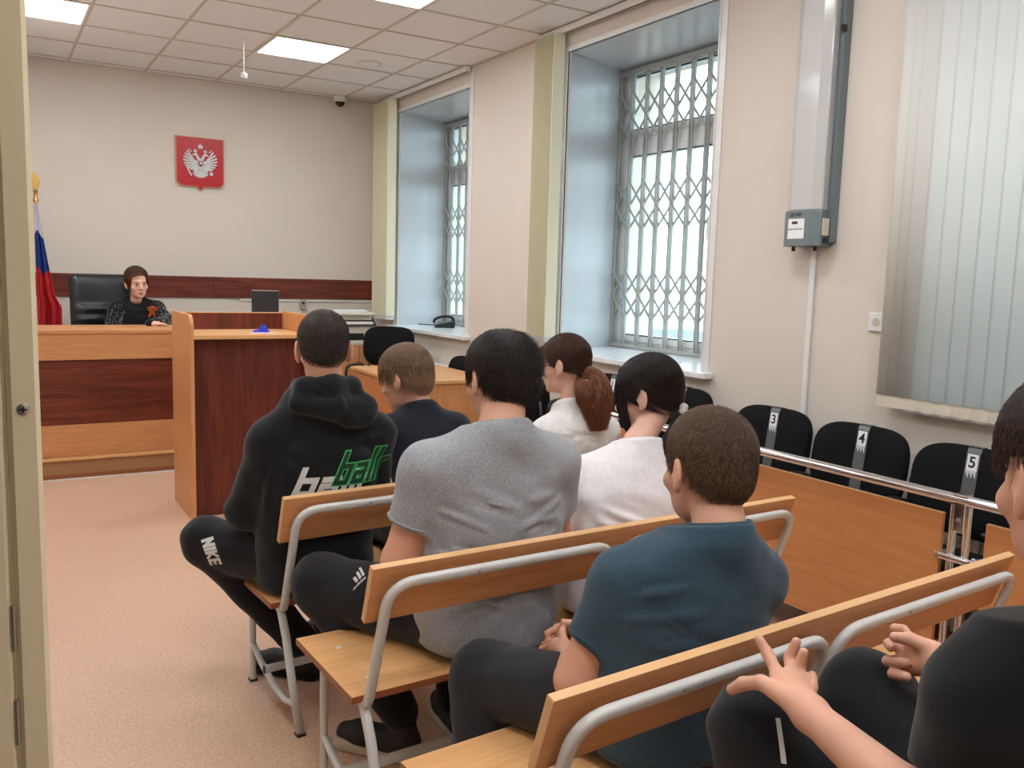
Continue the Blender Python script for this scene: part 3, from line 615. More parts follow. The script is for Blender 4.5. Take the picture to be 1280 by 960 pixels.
b1 = lambda u: 1.74 + 0.03 * math.sin(u * 5) - 0.05 * u * 0; b2 = lambda u: 1.46 + 0.02 * math.sin(u * 7 + 1) - 0.03 * u
flag_strip(lambda u: (1.985 - 0.02 * u, b1(u)), 'white_stripe', mat('white_flag_cloth', srgb(232, 226, 236), 0.7))
flag_strip(lambda u: (b1(u), b2(u)), 'blue_stripe', mat('blue_flag_cloth', srgb(28, 62, 140), 0.7))
flag_strip(lambda u: (b2(u), 0.86 + 0.1 * u), 'red_stripe', mat('red_flag_cloth', srgb(196, 30, 40), 0.7))
# judge's armchair: high padded leather back
jc = thing('leather_armchair', 'high-backed black leather armchair behind the judge', 'armchair', (0.845, 7.82, 0.152), math.radians(6))
bp = []
NU, NV = 16, 44
mb = MB(); 
for s in (0, 1):
    for i in range(NU + 1):
        for j in range(NV + 1):
            u = -1 + 2 * i / NU; v = j / NV
            w = 0.25 * (1 - 0.10 * (v - 0.6) ** 2); 
            cr = 1 - max(0, (abs(u) - 0.8) / 0.2) ** 2 * (0.055 if v > .5 else 0.0)
            z = 0.42 + 0.86 * v * cr
            edge = max(0.0, 1 - (abs(u)) ** 6) ** 0.5 * max(0.0, 1 - (2 * v - 1) ** 10) ** 0.5
            puff = 0.0
            if 0.25 < v < 0.72: puff = 0.030 * abs(math.sin((v - 0.25) / 0.47 * math.pi * 5)) ** 0.6 * (1 if abs(u) < 0.75 else 0.3)
            if s == 0: y = -0.055 * edge - puff - 0.04 * abs(u) ** 2 + 0.07 * v
            else: y = 0.05 * edge + 0.07 * v - 0.04 * abs(u) ** 2
            mb.v.append((u * w, y, z))
W1 = NV + 1; off = (NU + 1) * W1
for i in range(NU):
    for j in range(NV):
        a = i * W1 + j; mb.f.append((a, a + W1, a + W1 + 1, a + 1)); mb.f.append((off + a, off + a + 1, off + a + W1 + 1, off + a + W1))
obj('backrest', mb, M['leather'], jc, smooth='all')
obj('seat', MB().box(-0.26, 0.26, -0.5, 0.02, 0.36, 0.47, 0.04), M['leather'], jc, bevel=0.03, smooth=True)
for s in (-1, 1): obj('armrest', MB().tube([(s * 0.28, 0.0, 0.4), (s * 0.29, -0.02, 0.6), (s * 0.29, -0.25, 0.64), (s * 0.29, -0.4, 0.6), (s * 0.28, -0.42, 0.42)], 0.025, 10), M['leather'], jc, smooth='all')
obj('base_column', MB().lathe([(0.03, 0.08), (0.03, 0.36)], 12, (0, -0.24, 0)), M['blackmet'], jc)
star = MB()
for k in range(5):
    a = k * 2 * math.pi / 5; star.tube([(0, -0.24, 0.09), (0.28 * math.cos(a), -0.24 + 0.28 * math.sin(a), 0.05)], [0.022, 0.014], 8)
    star.lathe([(0.02, 0.002), (0.028, 0.02), (0.02, 0.05)], 10, (0.28 * math.cos(a), -0.24 + 0.28 * math.sin(a), 0))
obj('star_base', star, M['blackmet'], jc, smooth=True)
# monitor on the judge bench (its back towards the room)
mo = thing('monitor', 'black computer monitor seen from behind on the judge bench', 'monitor', (1.965, 7.12, 1.047))
obj('monitor_housing', MB().box(-0.108, 0.108, -0.02, 0.015, 0.07, 0.29, 0.006), mat('dark_grey_plastic', srgb(44, 44, 46), 0.5), mo, bevel=0.004)
obj('screen', MB().box(-0.1, 0.1, 0.0145, 0.018, 0.08, 0.28), M['dkgreen'], mo)
obj('stand', MB().box(-0.02, 0.02, -0.025, -0.005, 0.005, 0.12).box(-0.08, 0.08, -0.07, 0.05, 0.0, 0.008), M['blackpl'], mo)
obj('top_pale_edge', MB().box(-0.106, 0.106, -0.018, 0.013, 0.2895, 0.293), M['printer'], mo)  # pale ivory strip along the monitor's top edge
# side cabinet with printer in the far corner
cb = thing('printer_cabinet', 'light beech cabinet in the far corner carrying the printer', 'cabinet', (2.66, 7.55, 0))
obj('cabinet_body', MB().box(0, 0.55, 0, 0.5, 0.0, 0.845), M['beech_z'], cb, bevel=0.002)
obj('cabinet_top', MB().box(-0.01, 0.56, -0.012, 0.5, 0.846, 0.868), M['printer'], cb, bevel=0.002)
obj('cabinet_door', MB().box(0.006, 0.272, -0.018, -0.001, 0.04, 0.84), M['beech_z'], cb, bevel=0.001); obj('cabinet_door', MB().box(0.278, 0.544, -0.018, -0.001, 0.04, 0.84), M['beech_z'], cb, bevel=0.001)
pr_ = thing('printer', 'ivory multifunction printer with a dark control panel on the corner cabinet', 'printer', (2.69, 7.56, 0.868))
obj('printer_body', MB().box(0, 0.40, 0, 0.38, 0.0, 0.19, 0.01).box(0, 0.40, 0.05, 0.38, 0.19, 0.27, 0.01), M['printer'], pr_, bevel=0.004)
obj('output_slot', MB().box(0.05, 0.3, -0.004, 0.02, 0.022, 0.085), M['blackpl'], pr_)
obj('control_panel', MB().add([(0.06, -0.02, 0.15), (0.42, -0.02, 0.15), (0.42, 0.09, 0.235), (0.06, 0.09, 0.235), (0.06, 0.06, 0.15), (0.42, 0.06, 0.15)], [(0, 1, 2, 3), (0, 4, 5, 1), (3, 2, 5, 4), (0, 3, 4), (1, 5, 2)]), M['dkgreen'], pr_)
obj('scanner_lid', MB().box(-0.015, 0.415, 0.0, 0.39, 0.245, 0.272, 0.006), M['printer'], pr_, bevel=0.004)
pp_ = thing('paper_stack', 'loose stack of papers on top of the printer', 'papers', (2.71, 7.58, 1.141))
for k in range(3): obj('sheet', MB().box(0, 0.3, 0, 0.21, 0.006 * k, 0.006 * k + 0.004), M['paper'], pp_, rot=(0, 0, math.radians(4 - 5 * k)), loc=(0.02 * k, 0.02 * k, 0))
tag(obj('paper_sheet', MB().box(2.90, 3.14, 7.535, 7.70, 0.8685, 0.870), M['paper']), 'white sheet lying on the cabinet under the printer slot', 'paper')
for o_ in (pr_, pp_): pass
# telephone on the far sill
ph = thing('telephone', 'black desk telephone on the sill of the farthest window', 'telephone', (3.84, 7.62, 1.0), math.radians(-115))
obj('phone_base', MB().prism([(-0.09, 0), (0.10, 0), (0.11, 0.055), (0.09, 0.062), (-0.09, 0.022)], -0.1, 0.1, 'x'), M['blackpl'], ph, bevel=0.006)
ks = MB()
for a in range(4):
    for b_ in range(3): ks.box(-0.01 + b_ * 0.022, 0.006 + b_ * 0.022, -0.06 + a * 0.028, -0.042 + a * 0.028, 0.03, 0.058)
obj('keypad', ks, mat('grey_keys', srgb(120, 128, 134), 0.5), ph)
obj('handset', MB().tube(round_path([(-0.065, -0.10, 0.04), (-0.065, -0.085, 0.08), (-0.065, 0.0, 0.105), (-0.065, 0.085, 0.10), (-0.065, 0.10, 0.055)], 0.04), 0.018, 10, r2=0.014), M['blackpl'], ph, smooth=True)
obj('phone_cord', MB().tube([(-0.1 , -0.09 - 0.0, 0.03)] + [(-0.11 - 0.012 * k, -0.10 - 0.018 * k, 0.012 + 0.004 * (k % 2)) for k in range(9)], 0.006, 6), M['blackpl'], ph, smooth='all')
# prosecutor's table
tb = thing('office_table', 'light beech panelled table in front of the black office chairs', 'table', (2.50, 5.56, 0), math.radians(-1.5))
obj('table_top', MB().box(0, 0.74, 0, 1.12, 0.728, 0.752), M['seat_x'], tb, bevel=0.002)
obj('end_panel', MB().box(0.02, 0.72, 0.02, 0.04, 0.0, 0.727), M['beech_z'], tb)
obj('front_panel', MB().box(0.02, 0.04, 0.045, 1.08, 0.05, 0.727), M['orange_y'], tb)
obj('end_panel', MB().box(0.02, 0.72, 1.08, 1.10, 0.0, 0.727), M['beech_z'], tb)
# office chairs
def shell(w, h, t, zc, lean, up_r=0.45):
    # padded rounded backrest: front (-y side faces the sitter), superellipse outline
    mb = MB(); rings = [(0.0, -1.0), (0.5, -1.0), (0.9, -0.85), (1.0, -0.35), (1.0, 0.35), (0.9, 0.85), (0.5, 1.0), (0.0, 1.0)]
    N = 40; o = []
    for r, d in rings:
        for k in range(N):
            a = 2 * math.pi * k / N; c, s = math.cos(a), math.sin(a)
            e = 0.55; x = math.copysign(abs(c) ** e, c) * w / 2; z = math.copysign(abs(s) ** e, s) * h / 2
            if z < 0: x *= 1 - 0.10 * (z / (h / 2)) ** 2
            sc = r if r else 0.001
            sc = (1 - (1 - sc) * 0.16) if r >= 0.9 else sc * 0.93
            yb = -0.035 * (x * sc / (w / 2)) ** 2
            mb.v.append((x * sc, d * t / 2 + yb, zc + z * sc + 0.0))
    for i in range(len(rings) - 1):
        for k in range(N): a = i * N + k; b = i * N + (k + 1) % N; mb.f.append((a, b, b + N, a + N))
    mb.f.append(tuple(range(N))[::-1]); mb.f.append(tuple((len(rings) - 1) * N + k for k in range(N)))
    mb.xf(Matrix.Translation((0, 0, zc)) @ Matrix.Rotation(lean, 4, 'X') @ Matrix.Translation((0, 0, -zc)))
    return mb
def office_chair(label, loc, rz, top=0.885, number=None, arms=False, group=None):
    # local frame: sitter faces -y
    t = thing('office_chair', label, 'chair', loc, rz, group)
    h = 0.36
    obj('backrest', shell(0.475, h, 0.05, top - h / 2, math.radians(-8)), M['blackfab'], t, smooth='all')
    obj('seat', MB().box(-0.225, 0.225, -0.385, -0.02, 0.44, 0.485, 0.02), M['blackfab'], t, bevel=0.018, smooth=True)
    for s in (-1, 1):
        obj('side_frame', MB().tube(round_path([(s * 0.235, -0.36, 0.0), (s * 0.235, -0.35, 0.43), (s * 0.235, 0.0, 0.43), (s * 0.215, 0.045, 0.7)], 0.05), 0.011, 8), M['blackmet'], t, smooth='all')
        obj('rear_leg', MB().tube([(s * 0.235, -0.06, 0.43), (s * 0.235, 0.06, 0.0)], 0.011, 8), M['blackmet'], t, smooth=True)
        if arms: obj('armrest', MB().tube(round_path([(s * 0.255, 0.02, 0.46), (s * 0.27, 0.02, 0.70), (s * 0.27, -0.32, 0.70), (s * 0.265, -0.34, 0.46)], 0.06), 0.013, 8), M['blackmet'], t, smooth='all')
        else: obj('armrest', MB().tube(round_path([(s * 0.232, 0.0, 0.60), (s * 0.234, -0.08, 0.635), (s * 0.234, -0.30, 0.635)], 0.04), 0.014, 8, r2=0.011), M['blackpl'], t, smooth='all')
    if number:
        Rm = Matrix.Translation((0, 0, top - h / 2)) @ Matrix.Rotation(math.radians(-8), 4, 'X') @ Matrix.Translation((0, 0, -(top - h / 2)))
        st = MB()
        path = [(-0.0265, 0.12 * 0 + top - h + 0.01)] + [(-0.0275, top - h + 0.05 + k * (h - 0.075) / 6) for k in range(7)] + [(-0.022, top - 0.008), (-0.008, top + 0.0025), (0.012, top + 0.001), (0.024, top - 0.01)]
        for y_, z_ in path: st.v += [(-0.028, y_ - 0.0005, z_), (0.028, y_ - 0.0005, z_), (0.028, y_ - 0.0018, z_ + (0.001 if z_ > top - .02 else 0)), (-0.028, y_ - 0.0018, z_ + (0.001 if z_ > top - .02 else 0))]
        for k in range(len(path) - 1):
            a = 4 * k
            for p_, q_ in ((0, 1), (1, 2), (2, 3), (3, 0)): st.f.append((a + p_, a + q_, a + 4 + q_, a + 4 + p_))
        st.f += [(0, 1, 2, 3), tuple(4 * (len(path) - 1) + k for k in (3, 2, 1, 0))]
        st.xf(Rm)
        tp = obj('tape_strip', st, M['tape'], t)
        lb = MB().box(-0.022, 0.022, -0.0305, -0.0292, top - 0.095, top - 0.03)
        n_ = 9
        for k in range(n_): lb.box(-0.022 + k * 0.0049, -0.0195 + k * 0.0049, -0.0305, -0.0292, top - 0.095 - (0.012 + 0.008 * ((k * 7) % 3)), top - 0.0945)
        lb.xf(Rm); lo = obj('number_label', lb, M['paper'], tp)
        me = text_mesh(number, 0.062, M['ink'], extrude=0.0004, bold=0.0012)
        me.transform(Rm @ Matrix.Translation((0, -0.0312, top - 0.064)) @ Matrix.Rotation(math.radians(90), 4, 'X'))
        obj('number', me, None, lo)
    return t
RZ = math.radians(-90)
for (y, x, zt, n, lab, tilt) in [(1.93, 3.31, 0.892, '5', 'black office chair with taped number 5 under the closed blinds', 0), (2.435, 3.31, 0.90, '4', 'black office chair with taped number 4', 0),
                           (2.95, 3.32, 0.905, '3', 'black office chair with taped number 3 beside the wall conduit', 0),
                           (3.62, 3.32, 0.925, '2', 'black office chair mostly hidden behind the dark-haired girl, left of chair 3', 3), (4.24, 3.32, 0.925, '1', 'black office chair with taped number 1 under the middle window', -4)]:
    office_chair(lab, (x, y, 0), RZ + math.radians(tilt), zt, n, group='numbered chairs along the window wall')
office_chair('black office chair behind the panelled table near the printer', (3.08, 7.16, 0), math.radians(-46), 1.04, None, True)
office_chair('black office chair low behind the table below the farthest window', (3.36, 6.25, 0), math.radians(-90), 0.85, None)
ac = office_chair('black armchair with an arched armrest standing right of the table', (3.05, 4.95, 0), math.radians(115), 0.86, None, True)
# barrier with chrome rail
br = thing('barrier', 'long orange wood barrier with a chrome handrail before the numbered chairs', 'barrier', (2.90, 0, 0))
obj('handrail', MB().tube([(0, 0.2, 0.775), (0, 3.95, 0.775)], 0.019, 16), M['chrome'], br, smooth=True)
PZ = 0.705
for a, b in ((1.80, 3.93), (0.25, 1.64)):
    p_ = obj('barrier_panel', MB().box(0.02, 0.038, a, b, 0.14, PZ), M['orange_y'], br)
    obj('edge_strip', MB().box(0.0195, 0.0385, a, b, PZ, PZ + 0.002).box(0.0195, 0.0385, a, b, 0.138, 0.14), M['edge'], p_)
for yp in (1.72, 3.9, 0.3):
    obj('post', MB().tube([(0.0, yp + 0.026, 0.0), (0.0, yp + 0.026, 0.755)], 0.013, 12).tube([(0.0, yp - 0.026, 0.0), (0.0, yp - 0.026, 0.755)], 0.013, 12), M['chrome'], br, smooth=True)
    obj('post_bracket', MB().box(-0.016, 0.0, yp - 0.022, yp + 0.022, 0.66, 0.79, 0.004).box(-0.022, 0.022, yp - 0.024, yp + 0.024, 0.79, 0.796), M['chrome'], br, bevel=0.002)
    obj('bracket_screw', MB().tube([(-0.016, yp, 0.705), (-0.0195, yp, 0.705)], 0.008, 12), M['bare'], br)
    for zz in (0.565, 0.22):
        obj('panel_clamp', MB().tube([(-0.016, yp - 0.07, zz), (-0.016, yp + 0.07, zz)], 0.014, 10).tube([(0.0, yp - 0.06, zz), (0.03, yp - 0.06, zz)], 0.016, 12).tube([(0.0, yp + 0.06, zz), (0.03, yp + 0.06, zz)], 0.016, 12)
            .tube([(-0.03, yp + 0.06, zz), (-0.014, yp + 0.06, zz)], 0.01, 10).tube([(-0.03, yp - 0.06, zz), (-0.014, yp - 0.06, zz)], 0.01, 10), M['chrome'], br, smooth=True)
obj('foot_flange', MB().lathe([(0.04, 0), (0.04, 0.008), (0.02, 0.012)], 16, (0, 1.72, 0)), M['chrome'], br)
# benches: local x along, y forwards (towards the judge), origin at the left rear foot line
def bench(label, x, y, rz, L=1.56):
    t = thing('bench', label, 'bench', (x, y, 0), rz, 'rows of wooden benches on grey steel frames')
    lean = math.atan2(0.05, 0.155)
    pm = Matrix.Translation((0, 0.0, 0.78)) @ Matrix.Rotation(lean, 4, 'X')
    bk = MB().box(0, L, 0, 0.02, -0.163, 0, 0).xf(pm); bo = obj('backrest', bk, M['beech_x'], t, bevel=0.001)
    e = MB().box(0.0003, L - 0.0003, 0.0003, 0.0197, 0.0, 0.0012).box(-0.0012, 0, 0.0003, 0.0197, -0.1627, 0).box(L, L + 0.0012, 0.0003, 0.0197, -0.1627, 0).xf(pm)
    obj('edge_strip', e, M['edge'], bo)
    so = obj('seat', MB().box(-0.005, L + 0.005, 0.115, 0.545, 0.382, 0.402), M['seat_x'], t, bevel=0.001)
    obj('edge_strip', MB().box(-0.0062, L + 0.0062, 0.1138, 0.1148, 0.3825, 0.4015).box(-0.0062, -0.005, 0.1148, 0.545, 0.3825, 0.4015), M['edge_dark'], so)
    for xx in (0.08, L / 2 - 0.06, L / 2 + 0.06, L - 0.08):
        for yy in (0.2, 0.42): obj('bolt', MB().lathe([(0.009, 0.402), (0.008, 0.4045), (0.003, 0.4055)], 10, (xx, yy, 0)), M['white_pl'], so, smooth=True)
    for (xa, xb) in ((0.035, 0.745), (0.79, L - 0.03)):
        pts = [(xa, 0.15, 0.375), (xa, 0.105, 0.382), (xa, 0.088, 0.42), (xa, -0.020 - 0.0, 0.742), (xb, -0.020, 0.742), (xb, 0.088, 0.42), (xb, 0.105, 0.382), (xb, 0.15, 0.375)]
        path = [Vector(pts[0])] + round_path([pts[1], pts[2], pts[3], pts[4], pts[5], pts[6]], 0.075, 8)[0:] + [Vector(pts[7])]
        obj('back_loop', MB().tube(path, 0.0135, 12, r2=0.0115), M['grey_metal'], t, smooth='all')
        for xx in (xa, xb):
            obj('leg', MB().tube([(xx, 0.16, 0.378), (xx, 0.13, 0.365), (xx, 0.085, 0.29), (xx, 0.03, 0.15), (xx, -0.04, 0.004)], 0.0135, 12, r2=0.012), M['grey_metal'], t, smooth='all')
            obj('leg', MB().tube([(xx, 0.42, 0.378), (xx, 0.42, 0.004)], 0.0125, 12, r2=0.011), M['grey_metal'], t, smooth=True)
            obj('side_brace', MB().tube([(xx, 0.42, 0.145), (xx, 0.33, 0.105), (xx, 0.2, 0.07), (xx, 0.09, 0.065), (xx, 0.008, 0.085)], 0.0115, 8, r2=0.010), M['grey_metal'], t, smooth='all')
            obj('foot_cap', MB().box(xx - 0.015, xx + 0.015, -0.055, -0.026, 0, 0.008).box(xx - 0.014, xx + 0.014, 0.406, 0.434, 0, 0.008), M['blackpl'], t)
        obj('stretcher', MB().box(xa - 0.01, xb + 0.01, 0.255, 0.275, 0.093, 0.118), M['grey_metal'], t, bevel=0.003)
        obj('stretcher_cap', MB().box(xa - 0.014, xa - 0.01, 0.256, 0.274, 0.094, 0.117), M['blackpl'], t)
        obj('loop_screws', MB().lathe([(0.005, 0), (0.003, 0.002)], 8, (0, 0, 0)).xf(Matrix.Translation((xa + 0.25, -0.032, 0.742)) @ Matrix.Rotation(math.radians(90), 4, 'X')), M['bare'], t)
    return t
bench('front bench, under the man in the black printed hoodie', 0.795, 2.67, math.radians(4))
bench('second bench, under the boy in the grey shirt', 0.793, 1.93, math.radians(1.8))
bench('third bench, nearest whole one, under the boy in the dark teal shirt', 0.812, 1.165, math.radians(3.6), 1.60)
bench('bench at the bottom right, under the black-clad boy and out of frame', 0.90, 0.30, math.radians(3.6), 1.60)
# ================================================================ BODY MODELLING: distance fields turned into single closed meshes
F4 = np.float32
def V3(p): return np.asarray(p, F4)
def rc(P, a, b, r1, r2=None):
    a = V3(a); b = V3(b); r2 = r1 if r2 is None else r2
    ab = b - a; L2 = float(ab @ ab) + 1e-12
    t = np.clip(((P - a) @ ab) / L2, 0, 1)
    d = P - a - t[:, None] * ab
    return np.sqrt((d * d).sum(1)) - (r1 + (r2 - r1) * t)
def chain(P, pts, rad, k=0.01):
    d = None
    for i in range(len(pts) - 1):
        e = rc(P, pts[i], pts[i + 1], rad[i], rad[i + 1]); d = e if d is None else smin(d, e, k)
    return d
def ell(P, c, r, Rm=None):
    q = P - V3(c)
    if Rm is not None: q = q @ Rm
    r = V3(r); k0 = np.sqrt(((q / r) ** 2).sum(1)) + 1e-9; k1 = np.sqrt(((q / (r * r)) ** 2).sum(1)) + 1e-9
    return k0 * (k0 - 1) / k1
def smin(a, b, k):
    h = np.clip(0.5 + 0.5 * (b - a) / k, 0, 1); return b + (a - b) * h - k * h * (1 - h)
def smax(a, b, k): return -smin(-a, -b, k)
def rotz(az):      # local x = right, y = facing for azimuth az (degrees, clockwise from +Y); columns are local axes in world
    a = math.radians(az); return np.array([[math.cos(a), math.sin(a), 0], [-math.sin(a), math.cos(a), 0], [0, 0, 1]], F4)
def headrot(az, pitch=0, roll=0):
    A = rotz(az); p = math.radians(pitch); r = math.radians(roll)
    B = np.array([[1, 0, 0], [0, math.cos(p), -math.sin(p)], [0, math.sin(p), math.cos(p)]], F4)
    Cc = np.array([[math.cos(r), 0, math.sin(r)], [0, 1, 0], [-math.sin(r), 0, math.cos(r)]], F4)
    return (A @ B @ Cc).astype(F4)
def loft(P, org, az, secs, n=2.4):
    A = rotz(az); q = (P - V3(org)) @ A
    zs = np.array([s[0] for s in secs]); zf = np.linspace(zs[0], zs[-1], 200)
    def sm(c):
        y = np.interp(zf, zs, c); k = np.hanning(25); k /= k.sum(); yp = np.pad(y, 12, mode='edge'); return np.convolve(yp, k, 'valid')
    cx, cy, rx, ry = [sm([s[i] for s in secs]) for i in (1, 2, 3, 4)]
    z = P[:, 2]
    X = q[:, 0] - np.interp(z, zf, cx); Y = q[:, 1] - np.interp(z, zf, cy); RX_ = np.interp(z, zf, rx); RY_ = np.interp(z, zf, ry)
    d = ((np.abs(X / RX_) ** n + np.abs(Y / RY_) ** n) ** (1.0 / n) - 1) * np.minimum(RX_, RY_)
    return smax(smax(d, z - zs[-1], 0.02), zs[0] - z, 0.03).astype(F4)
def mesh_sdf(fn, lo, hi, h, name, m, org):
    lo = np.array(lo, float); hi = np.array(hi, float); B = 4
    nb = np.ceil((hi - lo) / (h * B)).astype(int); N = nb * B + 1
    ax = [lo[i] + h * B * (np.arange(nb[i]) + 0.5) for i in range(3)]
    G = np.stack(np.meshgrid(*ax, indexing='ij'), -1).reshape(-1, 3).astype(F4)
    c = fn(G).reshape(nb)
    act = np.abs(c) < h * B * 1.75
    mk = np.zeros(N, bool); rep = act.repeat(B, 0).repeat(B, 1).repeat(B, 2)
    for i in (0, 1):
        for j in (0, 1):
            for k in (0, 1): mk[i:i + nb[0] * B, j:j + nb[1] * B, k:k + nb[2] * B] |= rep
    Vf = np.ones(N, F4); Vf[:-1, :-1, :-1] = np.where(c > 0, 1.0, -1.0).astype(F4).repeat(B, 0).repeat(B, 1).repeat(B, 2)
    I = np.argwhere(mk); pts = (lo + I * h).astype(F4); out = np.empty(len(pts), F4)
    for s in range(0, len(pts), 400000): out[s:s + 400000] = fn(pts[s:s + 400000])
    Vf[mk] = out
    Vf[0] = 1; Vf[-1] = 1; Vf[:, 0] = 1; Vf[:, -1] = 1; Vf[:, :, 0] = 1; Vf[:, :, -1] = 1
    S = Vf < 0
    an = np.zeros(N - 1, bool); al = np.ones(N - 1, bool)
    for i in (0, 1):
        for j in (0, 1):
            for k in (0, 1):
                q = S[i:N[0] - 1 + i, j:N[1] - 1 + j, k:N[2] - 1 + k]; an |= q; al &= q
    cell = an & ~al; C_ = np.argwhere(cell); ids = np.full(N - 1, -1, np.int64); ids[cell] = np.arange(len(C_))
    cs = [(i, j, k) for i in (0, 1) for j in (0, 1) for k in (0, 1)]
    val = {q: Vf[C_[:, 0] + q[0], C_[:, 1] + q[1], C_[:, 2] + q[2]] for q in cs}
    acc = np.zeros((len(C_), 3)); cnt = np.zeros(len(C_))
    for a in cs:
        for d in range(3):
            if a[d]: continue
            b = list(a); b[d] = 1; b = tuple(b); va, vb = val[a], val[b]; w = (va < 0) != (vb < 0)
            t = np.where(w, va / np.where(w, va - vb, 1), 0); p = np.tile(np.array(a, float), (len(C_), 1)); p[:, d] = t
            acc[w] += p[w]; cnt[w] += 1
    verts = lo + (C_ + acc / np.maximum(cnt, 1)[:, None]) * h
    quads = []
    for d in range(3):
        sl = [slice(None)] * 3; s2 = [slice(None)] * 3; sl[d] = slice(0, -1); s2[d] = slice(1, None)
        a_ = S[tuple(sl)]; b_ = S[tuple(s2)]; E = np.argwhere(a_ != b_)
        o1, o2 = [q for q in range(3) if q != d]
        E = E[(E[:, o1] > 0) & (E[:, o2] > 0) & (E[:, o1] < N[o1] - 1) & (E[:, o2] < N[o2] - 1)]
        if not len(E): continue
        neg = a_[E[:, 0], E[:, 1], E[:, 2]]
        def cid(x, y):
            q = E.copy(); q[:, o1] -= x; q[:, o2] -= y; return ids[q[:, 0], q[:, 1], q[:, 2]]
        Q = np.stack([cid(1, 1), cid(0, 1), cid(0, 0), cid(1, 0)], 1)
        flip = neg if d != 1 else ~neg
        Q[~flip] = Q[~flip][:, ::-1]
        quads.append(Q)
    Q = np.concatenate(quads); Q = Q[(Q >= 0).all(1)]
    return np_mesh(verts - np.array(org), Q, name, m)
def np_mesh(verts, quads, name, m, smooth=True):
    me = bpy.data.meshes.new(name); nv, nq = len(verts), len(quads); k = quads.shape[1]
    me.vertices.add(nv); me.vertices.foreach_set('co', np.asarray(verts, np.float32).ravel())
    me.loops.add(nq * k); me.loops.foreach_set('vertex_index', np.asarray(quads, np.int32).ravel())
    me.polygons.add(nq); me.polygons.foreach_set('loop_start', np.arange(nq, dtype=np.int32) * k)
    try: me.polygons.foreach_set('loop_total', np.full(nq, k, np.int32))
    except Exception: pass
    me.polygons.foreach_set('use_smooth', np.full(nq, smooth)); me.materials.append(m); me.update(calc_edges=True); me.validate()
    return me
def grad(fn, P, e=0.002):
    g = np.stack([fn(P + V3(v) * e) - fn(P - V3(v) * e) for v in ((1, 0, 0), (0, 1, 0), (0, 0, 1))], 1)
    return g / (np.linalg.norm(g, axis=1, keepdims=True) + 1e-9)
# ---- head in its own frame: x right, y forwards, z up, origin between the ears; height about 0.235
def head_shape(p, female=0.0, ears=True, face=True):
    d = ell(p, (0, -0.012, 0.047), (0.0765, 0.098, 0.083))
    d = smin(d, ell(p, (0, -0.036, -0.002), (0.064, 0.068, 0.062)), 0.02)
    d = smin(d, ell(p, (0, 0.030, -0.02), (0.060 - 0.002 * female, 0.062, 0.088)), 0.025)
    d = smin(d, ell(p, (0, 0.033, -0.070), (0.050 - 0.004 * female, 0.050, 0.040)), 0.02)
    d = smin(d, ell(p, (0, 0.072, -0.094), (0.020, 0.018, 0.016)), 0.02)
    if face:
        for s in (-1, 1):
            d = smin(d, ell(p, (s * 0.046, 0.058, -0.022), (0.02, 0.02, 0.018)), 0.02)
            d = smin(d, rc(p, (s * 0.012, 0.088, 0.022), (s * 0.045, 0.078, 0.026), 0.009, 0.006), 0.015)
            d = smax(d, -ell(p, (s * 0.031, 0.100, 0.004), (0.017, 0.016, 0.011)), 0.012)
            d = smin(d, ell(p, (s * 0.031, 0.0785, 0.004), (0.0135, 0.0125, 0.0125)), 0.002)
        d = smin(d, rc(p, (0, 0.088, 0.016), (0, 0.112, -0.026), 0.007, 0.011), 0.012)
        for s in (-1, 1): d = smin(d, ell(p, (s * 0.011, 0.101, -0.031), (0.008, 0.009, 0.007)), 0.005)
        d = smin(d, ell(p, (0, 0.090, -0.056), (0.024, 0.010, 0.007)), 0.008)
        d = smin(d, ell(p, (0, 0.089, -0.068), (0.020, 0.010, 0.008)), 0.006)
        d = smax(d, -rc(p, (-0.022, 0.0985, -0.0615), (0.022, 0.0985, -0.0615), 0.0022), 0.004)
    if ears:
        for s in (-1, 1):
            a = math.radians(14) * s
            Rm = np.array([[math.cos(a), -math.sin(a), 0], [math.sin(a), math.cos(a), 0], [0, 0, 1]], F4)
            e = ell(p, (s * 0.0835, -0.016, 0.002), (0.0065, 0.020, 0.034), Rm)
            e = smin(e, ell(p, (s * 0.078, -0.006, -0.028), (0.006, 0.010, 0.011)), 0.006); e = smin(e, ell(p, (s * 0.074, -0.006, 0.0), (0.008, 0.010, 0.022)), 0.006)
            e = smax(e, -ell(p, (s * 0.0925, -0.008, 0.006), (0.0085, 0.012, 0.021), Rm), 0.004)
            e = smin(e, ell(p, (s * 0.079, 0.003, -0.004), (0.005, 0.004, 0.007)), 0.004)
            d = smin(d, e, 0.006)
    return d
def skull(p):      # the smooth scalp the hair grows on
    d = ell(p, (0, -0.012, 0.047), (0.0765, 0.098, 0.083)); d = smin(d, ell(p, (0, -0.036, -0.002), (0.064, 0.068, 0.062)), 0.02)
    return smin(d, ell(p, (0, 0.030, -0.02), (0.060, 0.062, 0.088)), 0.025)
HL_SHORT = ([-0.12, -0.075, -0.05, -0.034, -0.026, 0.0, 0.018, 0.035, 0.055, 0.075, 0.11], [-0.058, -0.054, -0.045, -0.036, 0.03, 0.034, 0.0, 0.012, 0.045, 0.082, 0.095])
HL_MOP = ([-0.12, -0.075, -0.05, -0.034, -0.024, 0.0, 0.02, 0.04, 0.06, 0.085, 0.11], [-0.058, -0.055, -0.048, -0.038, 0.012, 0.014, -0.012, 0.0, 0.036, 0.048, 0.05])
HL_GIRL = ([-0.12, -0.075, -0.05, -0.034, -0.024, 0.0, 0.02, 0.04, 0.06, 0.085, 0.11], [-0.05, -0.05, -0.046, -0.034, 0.024, 0.026, 0.005, 0.012, 0.05, 0.075, 0.085])
HAIRM = {}
